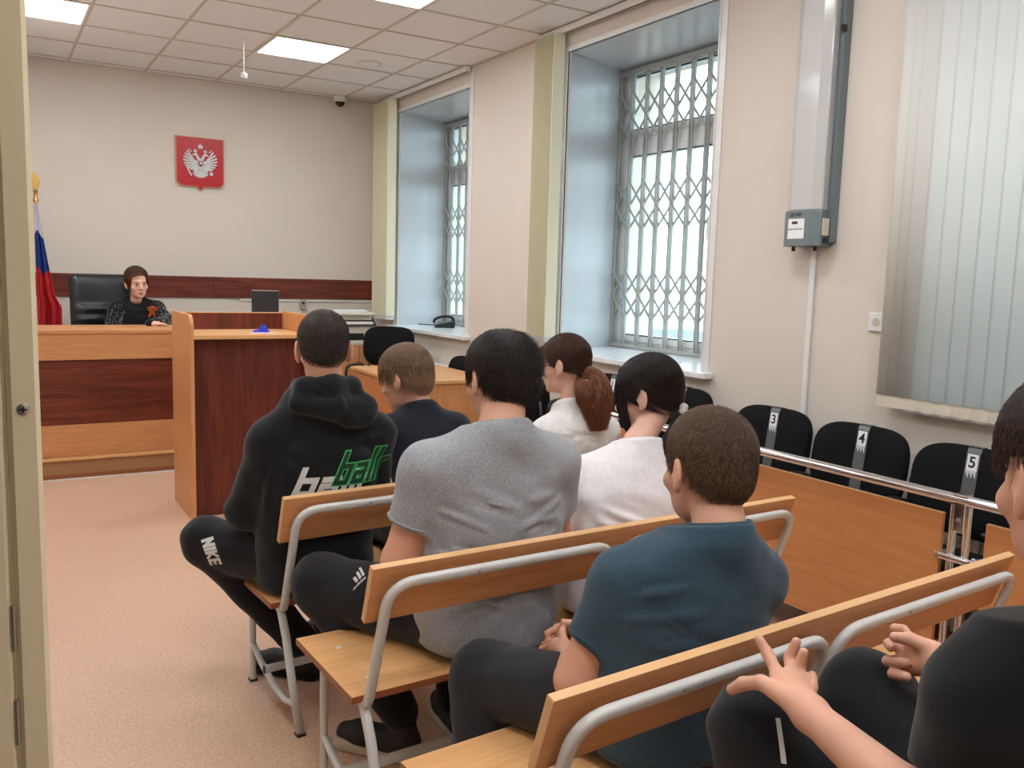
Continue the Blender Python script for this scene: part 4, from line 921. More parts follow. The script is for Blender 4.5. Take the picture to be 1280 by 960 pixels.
def hline(p, line): return np.interp(p[:, 1], *line) + np.where(p[:, 1] < -0.03, 0.040 * (np.abs(p[:, 0]) / 0.06) ** 2 * np.clip(1 - (p[:, 2] + 0.05) / 0.08, 0, 1), 0)
def hair_mat(key, c1, c2, rough=0.42):
    if key in HAIRM: return HAIRM[key]
    m = bpy.data.materials.new('hair_' + key); m.use_nodes = True; n = m.node_tree.nodes; l = m.node_tree.links; b = n['Principled BSDF']
    g = n.new('ShaderNodeNewGeometry'); cr = n.new('ShaderNodeValToRGB'); cr.color_ramp.elements[0].color = c1; cr.color_ramp.elements[1].color = c2
    l.new(g.outputs['Random Per Island'], cr.inputs[0]); l.new(cr.outputs[0], b.inputs['Base Color'])
    b.inputs['Roughness'].default_value = rough; b.inputs['Specular IOR Level'].default_value = 0.35
    cap = mat('hair_base_' + key, tuple(0.75 * c for c in c1[:3]) + (1,), 0.6, noise=0.4, nscale=60, spec=0.25, bump=0.5, bscale=350, bdist=0.003)
    HAIRM[key] = (m, cap); return HAIRM[key]
def ribbon_mesh(paths, width, name, m):
    # paths: (n, k, 3) polylines -> thin three-sided tapered strands
    n, k, _ = paths.shape
    T = np.gradient(paths, axis=1); T /= np.linalg.norm(T, axis=2, keepdims=True) + 1e-9
    up = np.tile(np.array([0.13, 0.27, 0.95]), (n, k, 1)); A = np.cross(T, up); A /= np.linalg.norm(A, axis=2, keepdims=True) + 1e-6; Bv = np.cross(T, A)
    w = np.linspace(1, 0.25, k)[None, :, None] * (width if np.isscalar(width) else np.asarray(width)[:, None, None])
    rings = [paths + w * (A * math.cos(a) + Bv * math.sin(a)) for a in (0, 2.094, 4.189)]
    Vt = np.stack(rings, 2).reshape(-1, 3)
    base = (np.arange(n) * k * 3)[:, None, None] + (np.arange(k - 1) * 3)[None, :, None] + 0 * np.arange(3)[None, None, :]
    j = np.arange(3)[None, None, :]; j2 = (j + 1) % 3
    Q = np.stack([base + j, base + j2, base + 3 + j2, base + 3 + j], -1).reshape(-1, 4)
    return np_mesh(Vt, Q, name, m)
def grow_hair(H, Rh, s, fn_dir, line, n, length, lift, width, name, m, org, seed=1, jitter=0.25, k=6, thick=0.006, extra=None, sagg=0.0):
    rng = np.random.default_rng(seed)
    d = rng.normal(size=(int(n * 2.6), 3)); d /= np.linalg.norm(d, axis=1, keepdims=True); p = (d * 0.12 + np.array([0, -0.012, 0.03])).astype(F4)
    for _ in range(4): p = p - (skull(p)[:, None] * grad(skull, p)).astype(F4)
    ok = (p[:, 2] > hline(p, line) - 0.003) & ~((np.abs(p[:, 0]) > 0.05) & (((p[:, 1] + 0.014) / 0.024) ** 2 + ((p[:, 2] - 0.0) / 0.038) ** 2 < 1))
    if extra is not None: ok &= extra(p)
    p = p[ok][:n]; L = length(p) if callable(length) else np.full(len(p), length); L = L * rng.uniform(0.7, 1.15, len(p))
    th = thick(p) if callable(thick) else thick
    path = [p + grad(skull, p) * (th * 0.6 if np.isscalar(th) else th[:, None] * 0.6)]; rnd_ = rng.normal(size=p.shape) * jitter
    nrm = grad(skull, p); q = path[0]
    for i in range(1, k):
        nrm = grad(skull, q.astype(F4)); t = fn_dir(q) + rnd_ + np.array([0, 0, -sagg * i]); t = t - nrm * (t * nrm).sum(1, keepdims=True); t /= np.linalg.norm(t, axis=1, keepdims=True) + 1e-9
        lf = lift if np.isscalar(lift) else lift(q)[:, None]
        q = q + (t + nrm * lf) * (L[:, None] / (k - 1))
        dd = skull(q.astype(F4)); mn = (th if np.isscalar(th) else th) * 0.7; push = np.clip(mn - dd, 0, None)
        q = q + nrm * push[:, None]; path.append(q)
    P = np.stack(path, 1) * s; P = P @ Rh.T.astype(float) + np.array(H) - np.array(org)
    return ribbon_mesh(P, width, name, m)
def bundle(poly, rad, n, width, name, m, org, seed=2, wav=0.006, k=14, flat=1.0):
    # a lock of hair following a guide line
    rng = np.random.default_rng(seed); poly = np.array(poly, float); rad = np.array(rad, float); t = np.linspace(0, 1, len(poly))
    tt = np.linspace(0, 1, k); C_ = np.stack([np.interp(tt, t, poly[:, i]) for i in range(3)], 1); R_ = np.interp(tt, t, rad)
    kk = np.array([.25, .5, .25]); 
    for _ in range(2):
        Cp = C_.copy(); Cp[1:-1] = .25 * C_[:-2] + .5 * C_[1:-1] + .25 * C_[2:]; C_ = Cp
    T = np.gradient(C_, axis=0); T /= np.linalg.norm(T, axis=1, keepdims=True); A = np.cross(T, [0.3, 0.9, 0.1]); A /= np.linalg.norm(A, axis=1, keepdims=True); Bv = np.cross(T, A)
    r = np.sqrt(rng.uniform(0, 1, n)); a = rng.uniform(0, 2 * np.pi, n); ph = rng.uniform(0, 6.28, (n, 2)); fr = rng.uniform(1.0, 2.6, (n, 2))
    u = (r * np.cos(a))[:, None] * R_[None] + wav * np.sin(ph[:, :1] + fr[:, :1] * tt * 6) * tt
    v = (r * np.sin(a))[:, None] * R_[None] * flat + wav * np.sin(ph[:, 1:] + fr[:, 1:] * tt * 6) * tt
    end = rng.uniform(0.82, 1.04, n)
    P = C_[None] + u[..., None] * A[None] + v[..., None] * Bv[None]
    return ribbon_mesh(P - np.array(org), width, name, m)
SKIN = mat('skin', srgb(222, 168, 142), 0.5, noise=0.10, nscale=14, sub=0.12, bump=0.12, bscale=700, bdist=0.0008, spec=0.35)
SKIN2 = mat('pale_skin', srgb(232, 184, 162), 0.5, noise=0.10, nscale=14, sub=0.12, bump=0.12, bscale=700, bdist=0.0008, spec=0.35)
def cloth(name, c, c2=None, rough=0.9, bs=350, **k): return mat(name, c, rough, noise=0.12, nscale=k.pop('ns', 60), col2=c2, spec=0.2, bump=0.25, bscale=bs, bdist=0.0012, sheen=0.15, **k)
def creases(P, segs):
    d = np.zeros(len(P), F4)
    for a, b, w, amp in segs:
        q = rc(P, a, b, 0.0); A_, B_ = V3(a), V3(b); ab = B_ - A_; t = np.clip(((P - A_) @ ab) / (float(ab @ ab) + 1e-9), 0, 1); d += amp * (0.15 + 0.95 * np.clip(np.sin(np.pi * t), 0, 1) ** 0.8) * (np.exp(-(q / w) ** 2) - 0.6 * np.exp(-((q - 1.9 * w) / w) ** 2))
    return d
def wobble(P, amp, f=22.0, seed=0.0):
    x, y, z = P[:, 0] * f + seed, P[:, 1] * f + seed * 1.7, P[:, 2] * f
    return amp * (np.sin(x + 1.7 * np.sin(z * 0.7)) * np.sin(z * 1.1 + 1.3 * np.sin(y * 0.8)) + 0.5 * np.sin(2.3 * z + 1.9 * x) * np.sin(1.9 * y))
def decal(fn, vs, fs, direction, name, m, parent, org, off=0.0012):
    P = np.array(vs, F4); D = V3(direction); D = D / np.linalg.norm(D); Q = P - D * 0.10
    for _ in range(40): Q = Q + D * np.clip(fn(Q) - off, -0.02, 0.02)[:, None]
    n = len(Q); Q2 = Q + D * 0.0015; VV = np.concatenate([Q, Q2]) - V3(org); FF = [tuple(f) for f in fs] + [tuple(n + i for i in f[::-1]) for f in fs]
    mb = MB(); mb.v = [tuple(map(float, v)) for v in VV]; mb.f = FF
    return obj(name, mb, m, parent)
GL = {'b': ([[(0, 1), (0, 0), (.5, 0), (.5, .56), (0.05, .56)]], .5), 'a': ([[(0.02, .56), (.5, .56), (.5, 0), (0, 0), (0, .29), (.46, .29)]], .5), 'l': ([[(0, 1), (0, 0)]], 0),
      'r': ([[(0, 0), (0, .56), (.36, .56)]], .36), 'N': ([[(0, 0), (0, 1), (.5, 0), (.5, 1)]], .5), 'I': ([[(0, 0), (0, 1)]], 0), 'K': ([[(0, 0), (0, 1)], [(.5, 1), (0.05, .5), (.5, 0)]], .5),
      'E': ([[(.45, 0), (0, 0), (0, 1), (.45, 1)], [(0, .5), (.38, .5)]], .45), 'd': ([[(.5, 1), (.5, 0), (0, 0), (0, .56), (.5, .56)]], .5), 'i': ([[(0, 0), (0, .56)], [(0, .8), (0, .95)]], 0),
      's': ([[(.5, .56), (0, .56), (0, .28), (.5, .28), (.5, 0), (0, 0)]], .5), 'o': ([[(0, 0), (.5, 0), (.5, .56), (0, .56), (0, 0)]], .5), 'e': ([[(.5, 0), (0, 0), (0, .56), (.5, .56), (.5, .28), (.05, .28)]], .5),
      'R': ([[(0, 0), (0, 1), (.5, 1), (.5, .5), (0, .5)], [(.2, .5), (.5, 0)]], .5), 'k': ([[(0, 0), (0, 1)], [(.45, .56), (.05, .28), (.45, 0)]], .45)}
def lettering(txt, O, U, Vv, h, w, gap, shear=0.0, step=0.006, wx=1.0):
    # stroke letters in a plane: origin O, right U, up Vv (world vectors); h height, w stroke width (fraction of h)
    O, U, Vv = [np.array(a, float) for a in (O, U, Vv)]; vs, fs, x = [], [], 0.0
    for ch in txt:
        strokes, adv = GL[ch]
        for st in strokes:
            for (a, b) in zip(st[:-1], st[1:]):
                a = np.array([a[0] * wx + x, a[1]]); b = np.array([b[0] * wx + x, b[1]]); d = b - a; L = np.linalg.norm(d); d /= L; nn = np.array([-d[1], d[0]]) * w / 2
                a = a - d * w / 2; b = b + d * w / 2; K = max(1, int(np.ceil((L + w) * h / step)))
                o = len(vs)
                for i in range(K + 1):
                    c = a + (b - a) * i / K
                    for sgn in (-1, 0, 1):
                        q = c + nn * sgn; X = (q[0] + shear * q[1]) * h; vs.append(tuple(O + U * X + Vv * q[1] * h))
                for i in range(K):
                    for j in (0, 1): e = o + i * 3 + j; fs.append((e, e + 3, e + 4, e + 1))
        x += adv * wx + gap
    return vs, fs
def shoe(name, org, ankle, toe, m_up, m_sole, parent, s=1.0, zf=0.0):
    # ankle and toe: world points on the floor plan; zf floor height of the sole
    a = np.array([ankle[0], ankle[1], zf]); t = np.array([toe[0], toe[1], zf]); f = (t - a); L = np.linalg.norm(f); f /= L; heel = a - f * 0.05 * s
    az = math.degrees(math.atan2(f[0], f[1])); A = rotz(az)
    def up(P):
        q = (P - V3(heel)) @ A / s
        d = rc(q, (0, 0.045, 0.05), (0, 0.20, 0.045), 0.042, 0.040); d = smin(d, rc(q, (0, 0.20, 0.045), (0, 0.25, 0.04), 0.040, 0.032), 0.02)
        d = smin(d, rc(q, (0, 0.05, 0.06), (0, 0.055, 0.115), 0.038, 0.036), 0.02)
        d = smax(d, 0.022 - q[:, 2], 0.004); d = smax(d, q[:, 2] - 0.115 + 0.1 * np.clip(q[:, 1] - 0.06, 0, 1), 0.006); return d * s
    def so(P):
        q = (P - V3(heel)) @ A / s
        d = rc(q * np.array([1, 1, 0.0], F4), (0, 0.04, 0), (0, 0.245, 0), 0.043, 0.046); d = smax(d, -q[:, 2] + 0.001, 0.004); return smax(d, q[:, 2] - 0.030 - 0.006 * np.cos(q[:, 1] * 25), 0.005) * s
    lo = np.minimum(a, t) - 0.13 * s; hi = np.maximum(a, t) + 0.13 * s; lo[2] = zf - 0.02; hi[2] = zf + 0.15 * s
    o = obj(name, mesh_sdf(up, lo, hi, 0.006, name, m_up, org), None, parent)
    sl = obj('sole', mesh_sdf(so, lo, hi, 0.005, 'sole', m_sole, org), None, o)
    return o, up
BLACKCL = cloth('black_jersey', srgb(24, 24, 26)); WHITE_SOLE = mat('off_white_rubber', srgb(196, 188, 172), 0.6); GREYTR = cloth('charcoal_trouser', srgb(44, 45, 48))
def person(label, S):
    """S: dict with joints in world metres. Body = one continuous mesh; clothes, hair and shoes are its children."""
    org = (S['pelvis'][0], S['pelvis'][1], 0.0 if S.get('z0') is None else S['z0'])
    H, hs = S['head'], S['hs']; Rh = headrot(S['haz'], S.get('pitch', 0), S.get('roll', 0)); fem = S.get('fem', 0.0)
    px, py = S['pelvis'][:2]; az = S['az']; secs = S['secs']; nk = S['neck']
    nr = S.get('nr', 0.058) * hs * 0.92
    low = [(z, cx, cy, max(rx - 0.02, 0.03), max(ry - 0.02, 0.03)) for z, cx, cy, rx, ry in secs if z <= nk[2] - 0.03]
    arms, legs = S['arms'], S.get('legs', [])
    hl = (np.array(H) + Rh @ np.array([0, -0.028, -0.05]) * hs)
    def hd(P): return head_shape(((P - V3(H)) @ Rh / hs).astype(F4), fem) * hs
    def neckf(P): return rc(P, hl, nk, nr * 0.95, nr * 1.08)
    def body(P):
        d = loft(P, (px, py, 0), az, low)
        d = smin(d, neckf(P), 0.035)
        for A_ in arms:
            d = smin(d, chain(P, A_['p'], A_['r'], 0.02), 0.03)
            if A_.get('hand'): d = smin(d, A_['hand'](P), 0.012)
        for G in legs: d = smin(d, chain(P, G['p'], [r - 0.022 for r in G['r']], 0.02), 0.03)
        if 'seaty' in S: d = np.where((np.abs(P[:, 1] - S['seaty'][0]) < S['seaty'][1] + 0.03) & (P[:, 2] > 0.3), smax(d, S['seat'] + 0.03 - P[:, 2], 0.006), d)
        return smin(d, hd(P), 0.014)
    allp = [np.array(H) + v for v in (np.array([0.15, 0.15, 0.17]), np.array([-0.15, -0.15, -0.15]))] + [np.array(p) + e for A_ in arms for p in A_['p'] for e in (0.09, -0.09)]
    allp += [np.array(p) + e for A_ in arms for p in A_.get('hp', []) for e in (0.03, -0.03)]
    tors = [np.array([px, py, z]) + np.array([x, y, 0]) for z in (secs[0][0] - 0.02, nk[2] + 0.05) for x in (-0.26, 0.26) for y in (-0.26, 0.26)]
    lp = [np.array(p) + e for G in legs for p in G['p'] for e in (0.13, -0.13)]
    bb = np.array(allp + tors + lp); lo, hi = bb.min(0), bb.max(0); lo[2] = max(lo[2], 0.02)
    b = obj('person', mesh_sdf(body, lo, hi, S.get('h', 0.006), 'person', S.get('skin', SKIN), org), None, None, loc=org)
    tag(b, label, 'person')
    # ---- upper garment
    sl = S.get('sleeve', 0.55); extra = S.get('extra')
    segs = S.get('folds', [])
    def sleeve_pts(A_):
        p = [np.array(q, float) for q in A_['p']]; r = A_['sr']
        if sl <= 1: e = p[0] + (p[1] - p[0]) * sl; return [p[0], e], [r[0], r[1]]
        return p[:3] if sl >= 2 else p[:2], r[:3] if sl >= 2 else r[:2]
    yoke = S['yoke']
    nax = (hl - np.array(nk)); nax = nax / np.linalg.norm(nax); nR = nr * 1.08
    def solid(P):
        d = loft(P, (px, py, 0), az, secs)
        for A_ in arms:
            q, r = sleeve_pts(A_); dd = chain(P, q, r, 0.03)
            if sl <= 1:
                v = q[1] - q[0]; v /= np.linalg.norm(v); dd = smax(dd, (P - V3(q[1])) @ V3(v), 0.004)
            d = smin(d, dd, 0.035)
            d = smin(d, rc(P, q[0], (nk[0], nk[1], nk[2] - yoke[1]), r[0] * 0.93, yoke[0]), 0.05)
        if S.get('collar', True): d = smin(d, rc(P, np.array(nk) - nax * 0.03, np.array(nk) + nax * 0.03, nR + 0.016, nR + 0.0125), 0.02)
        if extra: d = extra(P, d)
        return d
    def shirt(P):
        d = solid(P) - creases(P, segs) - wobble(P, S.get('wob', 0.0015), 24, S.get('seed', 0))
        d = smax(d, -(neckf(P) - 0.005), 0.004)
        for A_ in arms:
            if sl <= 1: d = smax(d, -(chain(P, A_['p'], A_['r'], 0.02) - 0.004), 0.003)
        nrm = V3(S.get('nplane', (0, 0.25, 1))); nrm = nrm / np.linalg.norm(nrm); pl = (P - V3(nk)) @ (rotz(az) @ nrm) - S.get('ncut', 0.012); d = smax(d, -np.maximum(-pl, np.sqrt(((P - V3(nk)) ** 2).sum(1)) - S.get('ncr', 0.15)), 0.005)
        return d
    hem = secs[0][0]
    al2 = [np.array(q) + e for A_ in arms for q in sleeve_pts(A_)[0] for e in (0.1, -0.1)]
    bb = np.array(tors + al2); lo, hi = bb.min(0), bb.max(0); hi[2] = nk[2] + 0.12; lo[2] -= 0.0
    g = obj(S['garment'], mesh_sdf(shirt, lo, hi, S.get('hg', 0.0065), S['garment'], S['gm'], org), None, b)
    if S.get('collar', True):
        ax = (hl - np.array(nk)); ax /= np.linalg.norm(ax); nl = rotz(az) @ V3(S.get('nplane', (0, 0.25, 1))); nl = nl / np.linalg.norm(nl)
        u = np.cross(nl, [1, 0, 0]); u /= np.linalg.norm(u); w = np.cross(nl, u); c0 = np.array(nk) + np.array(nl) * (S.get('ncut', 0.012) - 0.003)
        obj('collar', MB().tube([tuple(np.array(c0 - np.array(org)) + (nR + 0.0085) * (u * math.cos(a) + w * math.sin(a))) for a in [i * math.pi / 18 for i in range(36)]], 0.0055, 8, closed=True, r2=0.009), S['gm'], g, smooth='all')
    if sl <= 1 or S.get('seam'):
        for si, A_ in enumerate(arms):
            c = np.array(A_['p'][0], float); lat = rotz(az)[:, 0] * (-1 if si == 0 else 1); nl2 = lat + np.array([0, 0, 0.35]); nl2 /= np.linalg.norm(nl2); fw = rotz(az)[:, 1]; u2 = np.cross(nl2, fw); u2 = u2 / np.linalg.norm(u2) * (1 if np.cross(nl2, fw)[2] > 0 else -1)
            th = np.linspace(math.radians(-205), math.radians(25), 60) ; th = np.linspace(math.radians(-130), math.radians(130), 70)
            D_ = np.cos(th)[:, None] * u2 + np.sin(th)[:, None] * fw; Rr = np.full(len(th), 0.02); c2 = c - nl2 * 0.012
            for _ in range(26): Rr = Rr + np.clip(-shirt((c2 + D_ * Rr[:, None]).astype(F4)), 0, 0.02) * 0.9
            okk = Rr < 0.13; Pp = (c2 + D_ * (Rr - 0.0004)[:, None])[okk] - np.array(org)
            if len(Pp) > 8: obj('sleeve_seam', MB().tube([tuple(p) for p in Pp], 0.0021, 5), S['gm'], g, smooth='all')
    if S.get('cuff') and sl <= 1:
        for A_ in arms:
            q, r = sleeve_pts(A_); v = (q[1] - q[0]); v /= np.linalg.norm(v); u = np.cross(v, [0.1, 0.2, 1]); u /= np.linalg.norm(u); w = np.cross(v, u)
            obj('cuff', MB().tube([tuple(q[1] - v * 0.012 - np.array(org) + (r[1] + 0.0005) * (u * math.cos(a) + w * math.sin(a))) for a in [i * math.pi / 16 for i in range(32)]], 0.0028, 6, closed=True), S['gm'], g, smooth='all')
    # ---- trousers
    tf = None
    if legs:
        def tf(P):
            d = ell(P, (px, py, S['seat'] + 0.085), S.get('hipr', (0.19, 0.15, 0.10)), rotz(az))
            for G in legs: d = smin(d, chain(P, G['p'], G['r'], 0.03), 0.04)
            d = d - wobble(P, 0.003, 26, 3) - creases(P, S.get('tfolds', []))
            return smax(d, S['seat'] + 0.004 - P[:, 2], 0.006) if S.get('clipseat') else d
        def tclip(P):
            d = tf(P)
            # flatten where the seat board carries the body
            q = (P - V3((px, py, 0))) @ rotz(0)
            return np.where((np.abs(P[:, 1] - S['seaty'][0]) < S['seaty'][1]) & (P[:, 2] > 0.3), smax(d, S['seat'] + 0.002 - P[:, 2], 0.006), d) if 'seaty' in S else d
        bb = np.array([np.array([px, py, S['seat']]) + e for e in (0.26, -0.26)] + lp); lo, hi = bb.min(0), bb.max(0); lo[2] = max(lo[2], 0.03)
        obj('trousers', mesh_sdf(tclip, lo, hi, 0.008, 'trousers', S.get('tm', BLACKCL), org), None, b)
    return b, g, solid, tf, Rh, org
def cap(S, Rh, org, b, thick, line, m, name='hair', extra=None, h=0.0045, fade=0.04):
    H, s = S['head'], S['hs']
    def f(P):
        p = ((P - V3(H)) @ Rh / s).astype(F4); t = thick(p) if callable(thick) else thick
        hl_ = hline(p, line); t = t * (0.25 + 0.75 * np.clip((p[:, 2] - hl_) / fade, 0, 1))
        d = skull(p) - t; cut = (hl_ - p[:, 2]).astype(F4) * 0.7
        d = smax(d, cut, 0.008)
        d = smax(d, -ell(p, (0.086, -0.014, 0.0), (0.020, 0.025, 0.037)), 0.004); d = smax(d, -ell(p, (-0.086, -0.014, 0.0), (0.020, 0.025, 0.037)), 0.004)
        if extra: d = extra(p, d)
        return d * s
    c = np.array(H)
    return obj(name, mesh_sdf(f, c - 0.17 * s, c + 0.19 * s, h, name, m, org), None, b)
def whorl(c=(0.01, -0.075, 0.10)):
    def f(q):
        v = q - np.array(c); v = v / (np.linalg.norm(v, axis=1, keepdims=True) + 1e-6); sw = np.cross(v, [0, -0.6, 0.8]); return v + 0.35 * sw + np.array([0, 0, -0.25])
    return f
# ================================================================ PEOPLE
rs = random.Random(11)
def rfolds(c, n, rxx, zr, amp=0.004, w=0.010, az=0, seed=1):
    # shallow diagonal folds across the back, radiating from the armpits and gathering at the waist
    r = random.Random(seed); out = []; A = rotz(az)
    for i in range(n):
        s = r.choice((-1, 1)); z = r.uniform(*zr); x0 = s * rxx * r.uniform(0.55, 0.95); x1 = x0 - s * r.uniform(0.08, 0.2); dz = r.uniform(-0.10, 0.03)
        a = np.array([x0, -c[3] * (1 - 0.5 * (x0 / rxx) ** 2), 0]) ; b_ = np.array([x1, -c[3] * (1 - 0.4 * (x1 / rxx) ** 2), 0])
        a = A @ a; b_ = A @ b_
        out.append(((c[0] + a[0], c[1] + a[1], z), (c[0] + b_[0], c[1] + b_[1], z + dz), w * r.uniform(0.7, 1.3), amp * r.uniform(0.5, 1.2)))
    return out
# ---- 1 man in the black printed hoodie -----------------------------------------------------------
H1 = (0.985, 2.86, 1.232)
S1 = dict(pelvis=(0.97, 2.90), seat=0.402, az=8, haz=14, pitch=-6, head=H1, hs=1.06, neck=(0.985, 2.845, 1.10), nr=0.062, h=0.006,
    secs=[(0.41, 0, 0, .20, .15), (0.5, 0, 0, .205, .15), (0.65, 0, 0, .20, .14), (0.8, 0, -.01, .21, .15), (0.91, 0, -.01, .205, .14), (0.97, 0, 0, .185, .12), (1.03, 0, 0, .13, .10), (1.10, 0, -.01, .09, .085), (1.14, 0, -.01, .07, .07)],
    arms=[dict(p=[(0.812, 2.89, 0.930), (0.750, 2.98, 0.68), (0.90, 3.22, 0.63)], r=[.045, .04, .03], sr=[.070, .064, .05]), dict(p=[(1.175, 2.86, 0.935), (1.215, 2.97, 0.70), (1.06, 3.22, 0.63)], r=[.045, .04, .03], sr=[.070, .062, .05])],
    legs=[dict(p=[(0.86, 2.93, 0.50), (0.665, 3.19, 0.52), (0.97, 3.03, 0.13)], r=[.10, .085, .062]), dict(p=[(1.06, 2.95, 0.50), (1.14, 3.34, 0.52), (1.12, 3.20, 0.12)], r=[.10, .08, .06])],
    garment='hoodie', gm=cloth('black_fleece', srgb(27, 28, 30)), sleeve=2, collar=False, yoke=(0.07, 0.05), wob=0.0022, seed=1, ncut=0.05, seaty=(2.86, 0.15), tm=BLACKCL)
S1['folds'] = rfolds((0.97, 2.89, 0, 0.15), 9, 0.21, (0.72, 0.95), 0.004, 0.014, 8, 3) + [((0.84, 2.80, 0.98), (0.77, 2.84, 0.70), 0.012, 0.006), ((1.12, 2.78, 0.95), (1.18, 2.84, 0.70), 0.012, 0.005)]
def hood(P, d):
    n = (0.985, 2.845, 1.085); r = chain(P, [(1.075, 2.90, 1.075), (1.06, 2.80, 1.115), (0.985, 2.765, 1.125), (0.905, 2.80, 1.115), (0.885, 2.90, 1.07)], [.030, .036, .040, .036, .030], 0.02)
    r = smin(r, chain(P, [(0.88, 2.79, 1.07), (0.985, 2.745, 1.06), (1.09, 2.77, 1.03)], [.034, .042, .050], 0.03), 0.025)
    r = smin(r, rc(P, (1.04, 2.745, 1.02), (1.10, 2.78, 1.05), .035, .04), 0.03)
    r = r - creases(P, [((0.90, 2.75, 1.13), (1.05, 2.72, 1.06), 0.008, 0.005), ((0.93, 2.73, 1.09), (1.10, 2.72, 1.03), 0.008, 0.005), ((1.0, 2.72, 1.14), (1.04, 2.70, 1.07), 0.007, 0.005)])
    return smin(d, r, 0.022)
S1['extra'] = hood
b1_, g1, f1, t1, Rh1, o1 = person('seated man seen from behind in a black hoodie with white and green lettering', S1)
hm, hc = hair_mat('dark_buzz', srgb(52, 42, 36), srgb(88, 72, 60))
cap(S1, Rh1, o1, b1_, 0.004, HL_SHORT, hc)
obj('hair_strands', grow_hair(H1, Rh1, 1.06, whorl(), HL_SHORT, 5200, 0.011, 0.35, 0.0008, 'hair_strands', hm, o1, 1, 0.3, 4, 0.0045), None, b1_)
WHITEPR = mat('white_print', srgb(214, 214, 210), 0.7); GRPR = mat('green_print', srgb(70, 190, 105), 0.6); DGPR = mat('dark_green_print', srgb(10, 52, 30), 0.7)
U1 = np.array([1.0, 0.0, 0.0]); U1 /= np.linalg.norm(U1); Vv1 = np.array([-0.02, 0.0, 1.0])
vs, fs = lettering('ballr', (0.856, 2.6, 0.770), U1, Vv1, 0.080, 0.24, 0.36, 0.42, wx=1.2); decal(f1, vs, fs, (0, 1, 0), 'white_lettering', WHITEPR, g1, o1, 0.0035)
vs, fs = lettering('ballr', (0.985, 2.6, 0.802), U1, Vv1, 0.095, 0.24, 0.27, 0.5, wx=0.72); decal(f1, vs, fs, (0, 1, 0), 'green_lettering', GRPR, g1, o1, 0.0042)
vs, fs = lettering('ballr', (0.985, 2.6, 0.802), U1, Vv1, 0.095, 0.165, 0.27, 0.5, wx=0.72); decal(f1, vs, fs, (0, 1, 0), 'green_lettering_fill', DGPR, g1, o1, 0.0048)
u = np.array([0.27, -0.25, -0.93]); v = np.array([0.80, -0.45, 0.36])
vs, fs = lettering('NIKE', (0.60, 2.98, 0.555), u / np.linalg.norm(u), v / np.linalg.norm(v), 0.036, 0.27, 0.32, 0.0)
dd = np.array([0.25, 0.97, -0.05]); 
if t1 is not None: decal(t1, [tuple(np.array(q) - dd * 0.0) for q in vs], fs, dd, 'knee_lettering', WHITEPR, b1_, o1, 0.003)
shoe('shoe', o1, (0.99, 3.02), (0.80, 3.22), mat('black_shoe_leather', srgb(30, 30, 32), 0.6), BLACKCL, b1_); shoe('shoe', o1, (1.12, 3.17), (1.12, 3.40), BLACKCL, BLACKCL, b1_)
# ---- 2 blond boy in navy -------------------------------------------------------------------------
H2 = (1.392, 3.08, 1.092)
S2 = dict(pelvis=(1.47, 2.93), seat=0.402, az=-4, haz=-32, pitch=-14, head=H2, hs=1.0, neck=(1.43, 3.03, 0.995), nr=0.050, h=0.007,
    secs=[(0.41, 0, 0, .165, .13), (0.55, 0, .01, .16, .12), (0.7, -.01, .03, .16, .11), (0.84, -.015, .06, .17, .11), (0.91, -.02, .08, .155, .10), (0.955, -.03, .09, .10, .08), (1.0, -.035, .10, .06, .06), (1.03, -.035, .1, .055, .05)],
    arms=[dict(p=[(1.31, 3.02, 0.905), (1.25, 3.16, 0.70), (1.30, 3.26, 0.95)], r=[.038, .034, .026], sr=[.062, .055, .05]), dict(p=[(1.565, 3.00, 0.90), (1.62, 3.10, 0.68), (1.5, 3.32, 0.62)], r=[.038, .034, .026], sr=[.062, .055, .05])],
    legs=[dict(p=[(1.39, 2.95, 0.49), (1.36, 3.30, 0.50), (1.36, 3.26, 0.12)], r=[.085, .068, .055]), dict(p=[(1.55, 2.95, 0.49), (1.58, 3.30, 0.50), (1.58, 3.26, 0.12)], r=[.085, .068, .055])],
    garment='tee_shirt', gm=cloth('navy_jersey', srgb(30, 33, 42)), sleeve=0.6, yoke=(0.055, 0.045), wob=0.002, seed=2, hipr=(.16, .13, .09), tm=BLACKCL, seaty=(2.95, 0.2), nplane=(0, 0.35, 1))
S2['folds'] = rfolds((1.47, 2.99, 0, 0.11), 5, 0.16, (0.7, 0.88), 0.004, 0.011, -4, 5)
b2_, g2, f2, t2, Rh2, o2 = person('small seated boy with light brown straight hair and a navy shirt, leaning forward', S2)
hm, hc = hair_mat('light_brown', srgb(118, 88, 64), srgb(186, 152, 116), 0.4)
cap(S2, Rh2, o2, b2_, lambda p: 0.012 + 0.006 * np.clip(p[:, 2] / 0.1, 0, 1), HL_MOP, hc)
dirm = lambda q: (q - np.array([0, -0.045, 0.12])) / (np.linalg.norm(q - np.array([0, -0.045, 0.12]), axis=1, keepdims=True) + 1e-6) + np.array([0, 0, -0.5])
obj('hair_strands', grow_hair(H2, Rh2, 1.0, dirm, ([-0.12, -0.075, -0.03, 0.0, 0.05, 0.11], [-0.03, -0.03, -0.01, 0.035, 0.05, 0.07]), 4200, 0.055, 0.10, 0.0009, 'hair_strands', hm, o2, 2, 0.12, 7, 0.016), None, b2_)
for x in (1.36, 1.58): shoe('shoe', o2, (x, 3.24), (x, 3.44), BLACKCL, BLACKCL, b2_, 0.9)
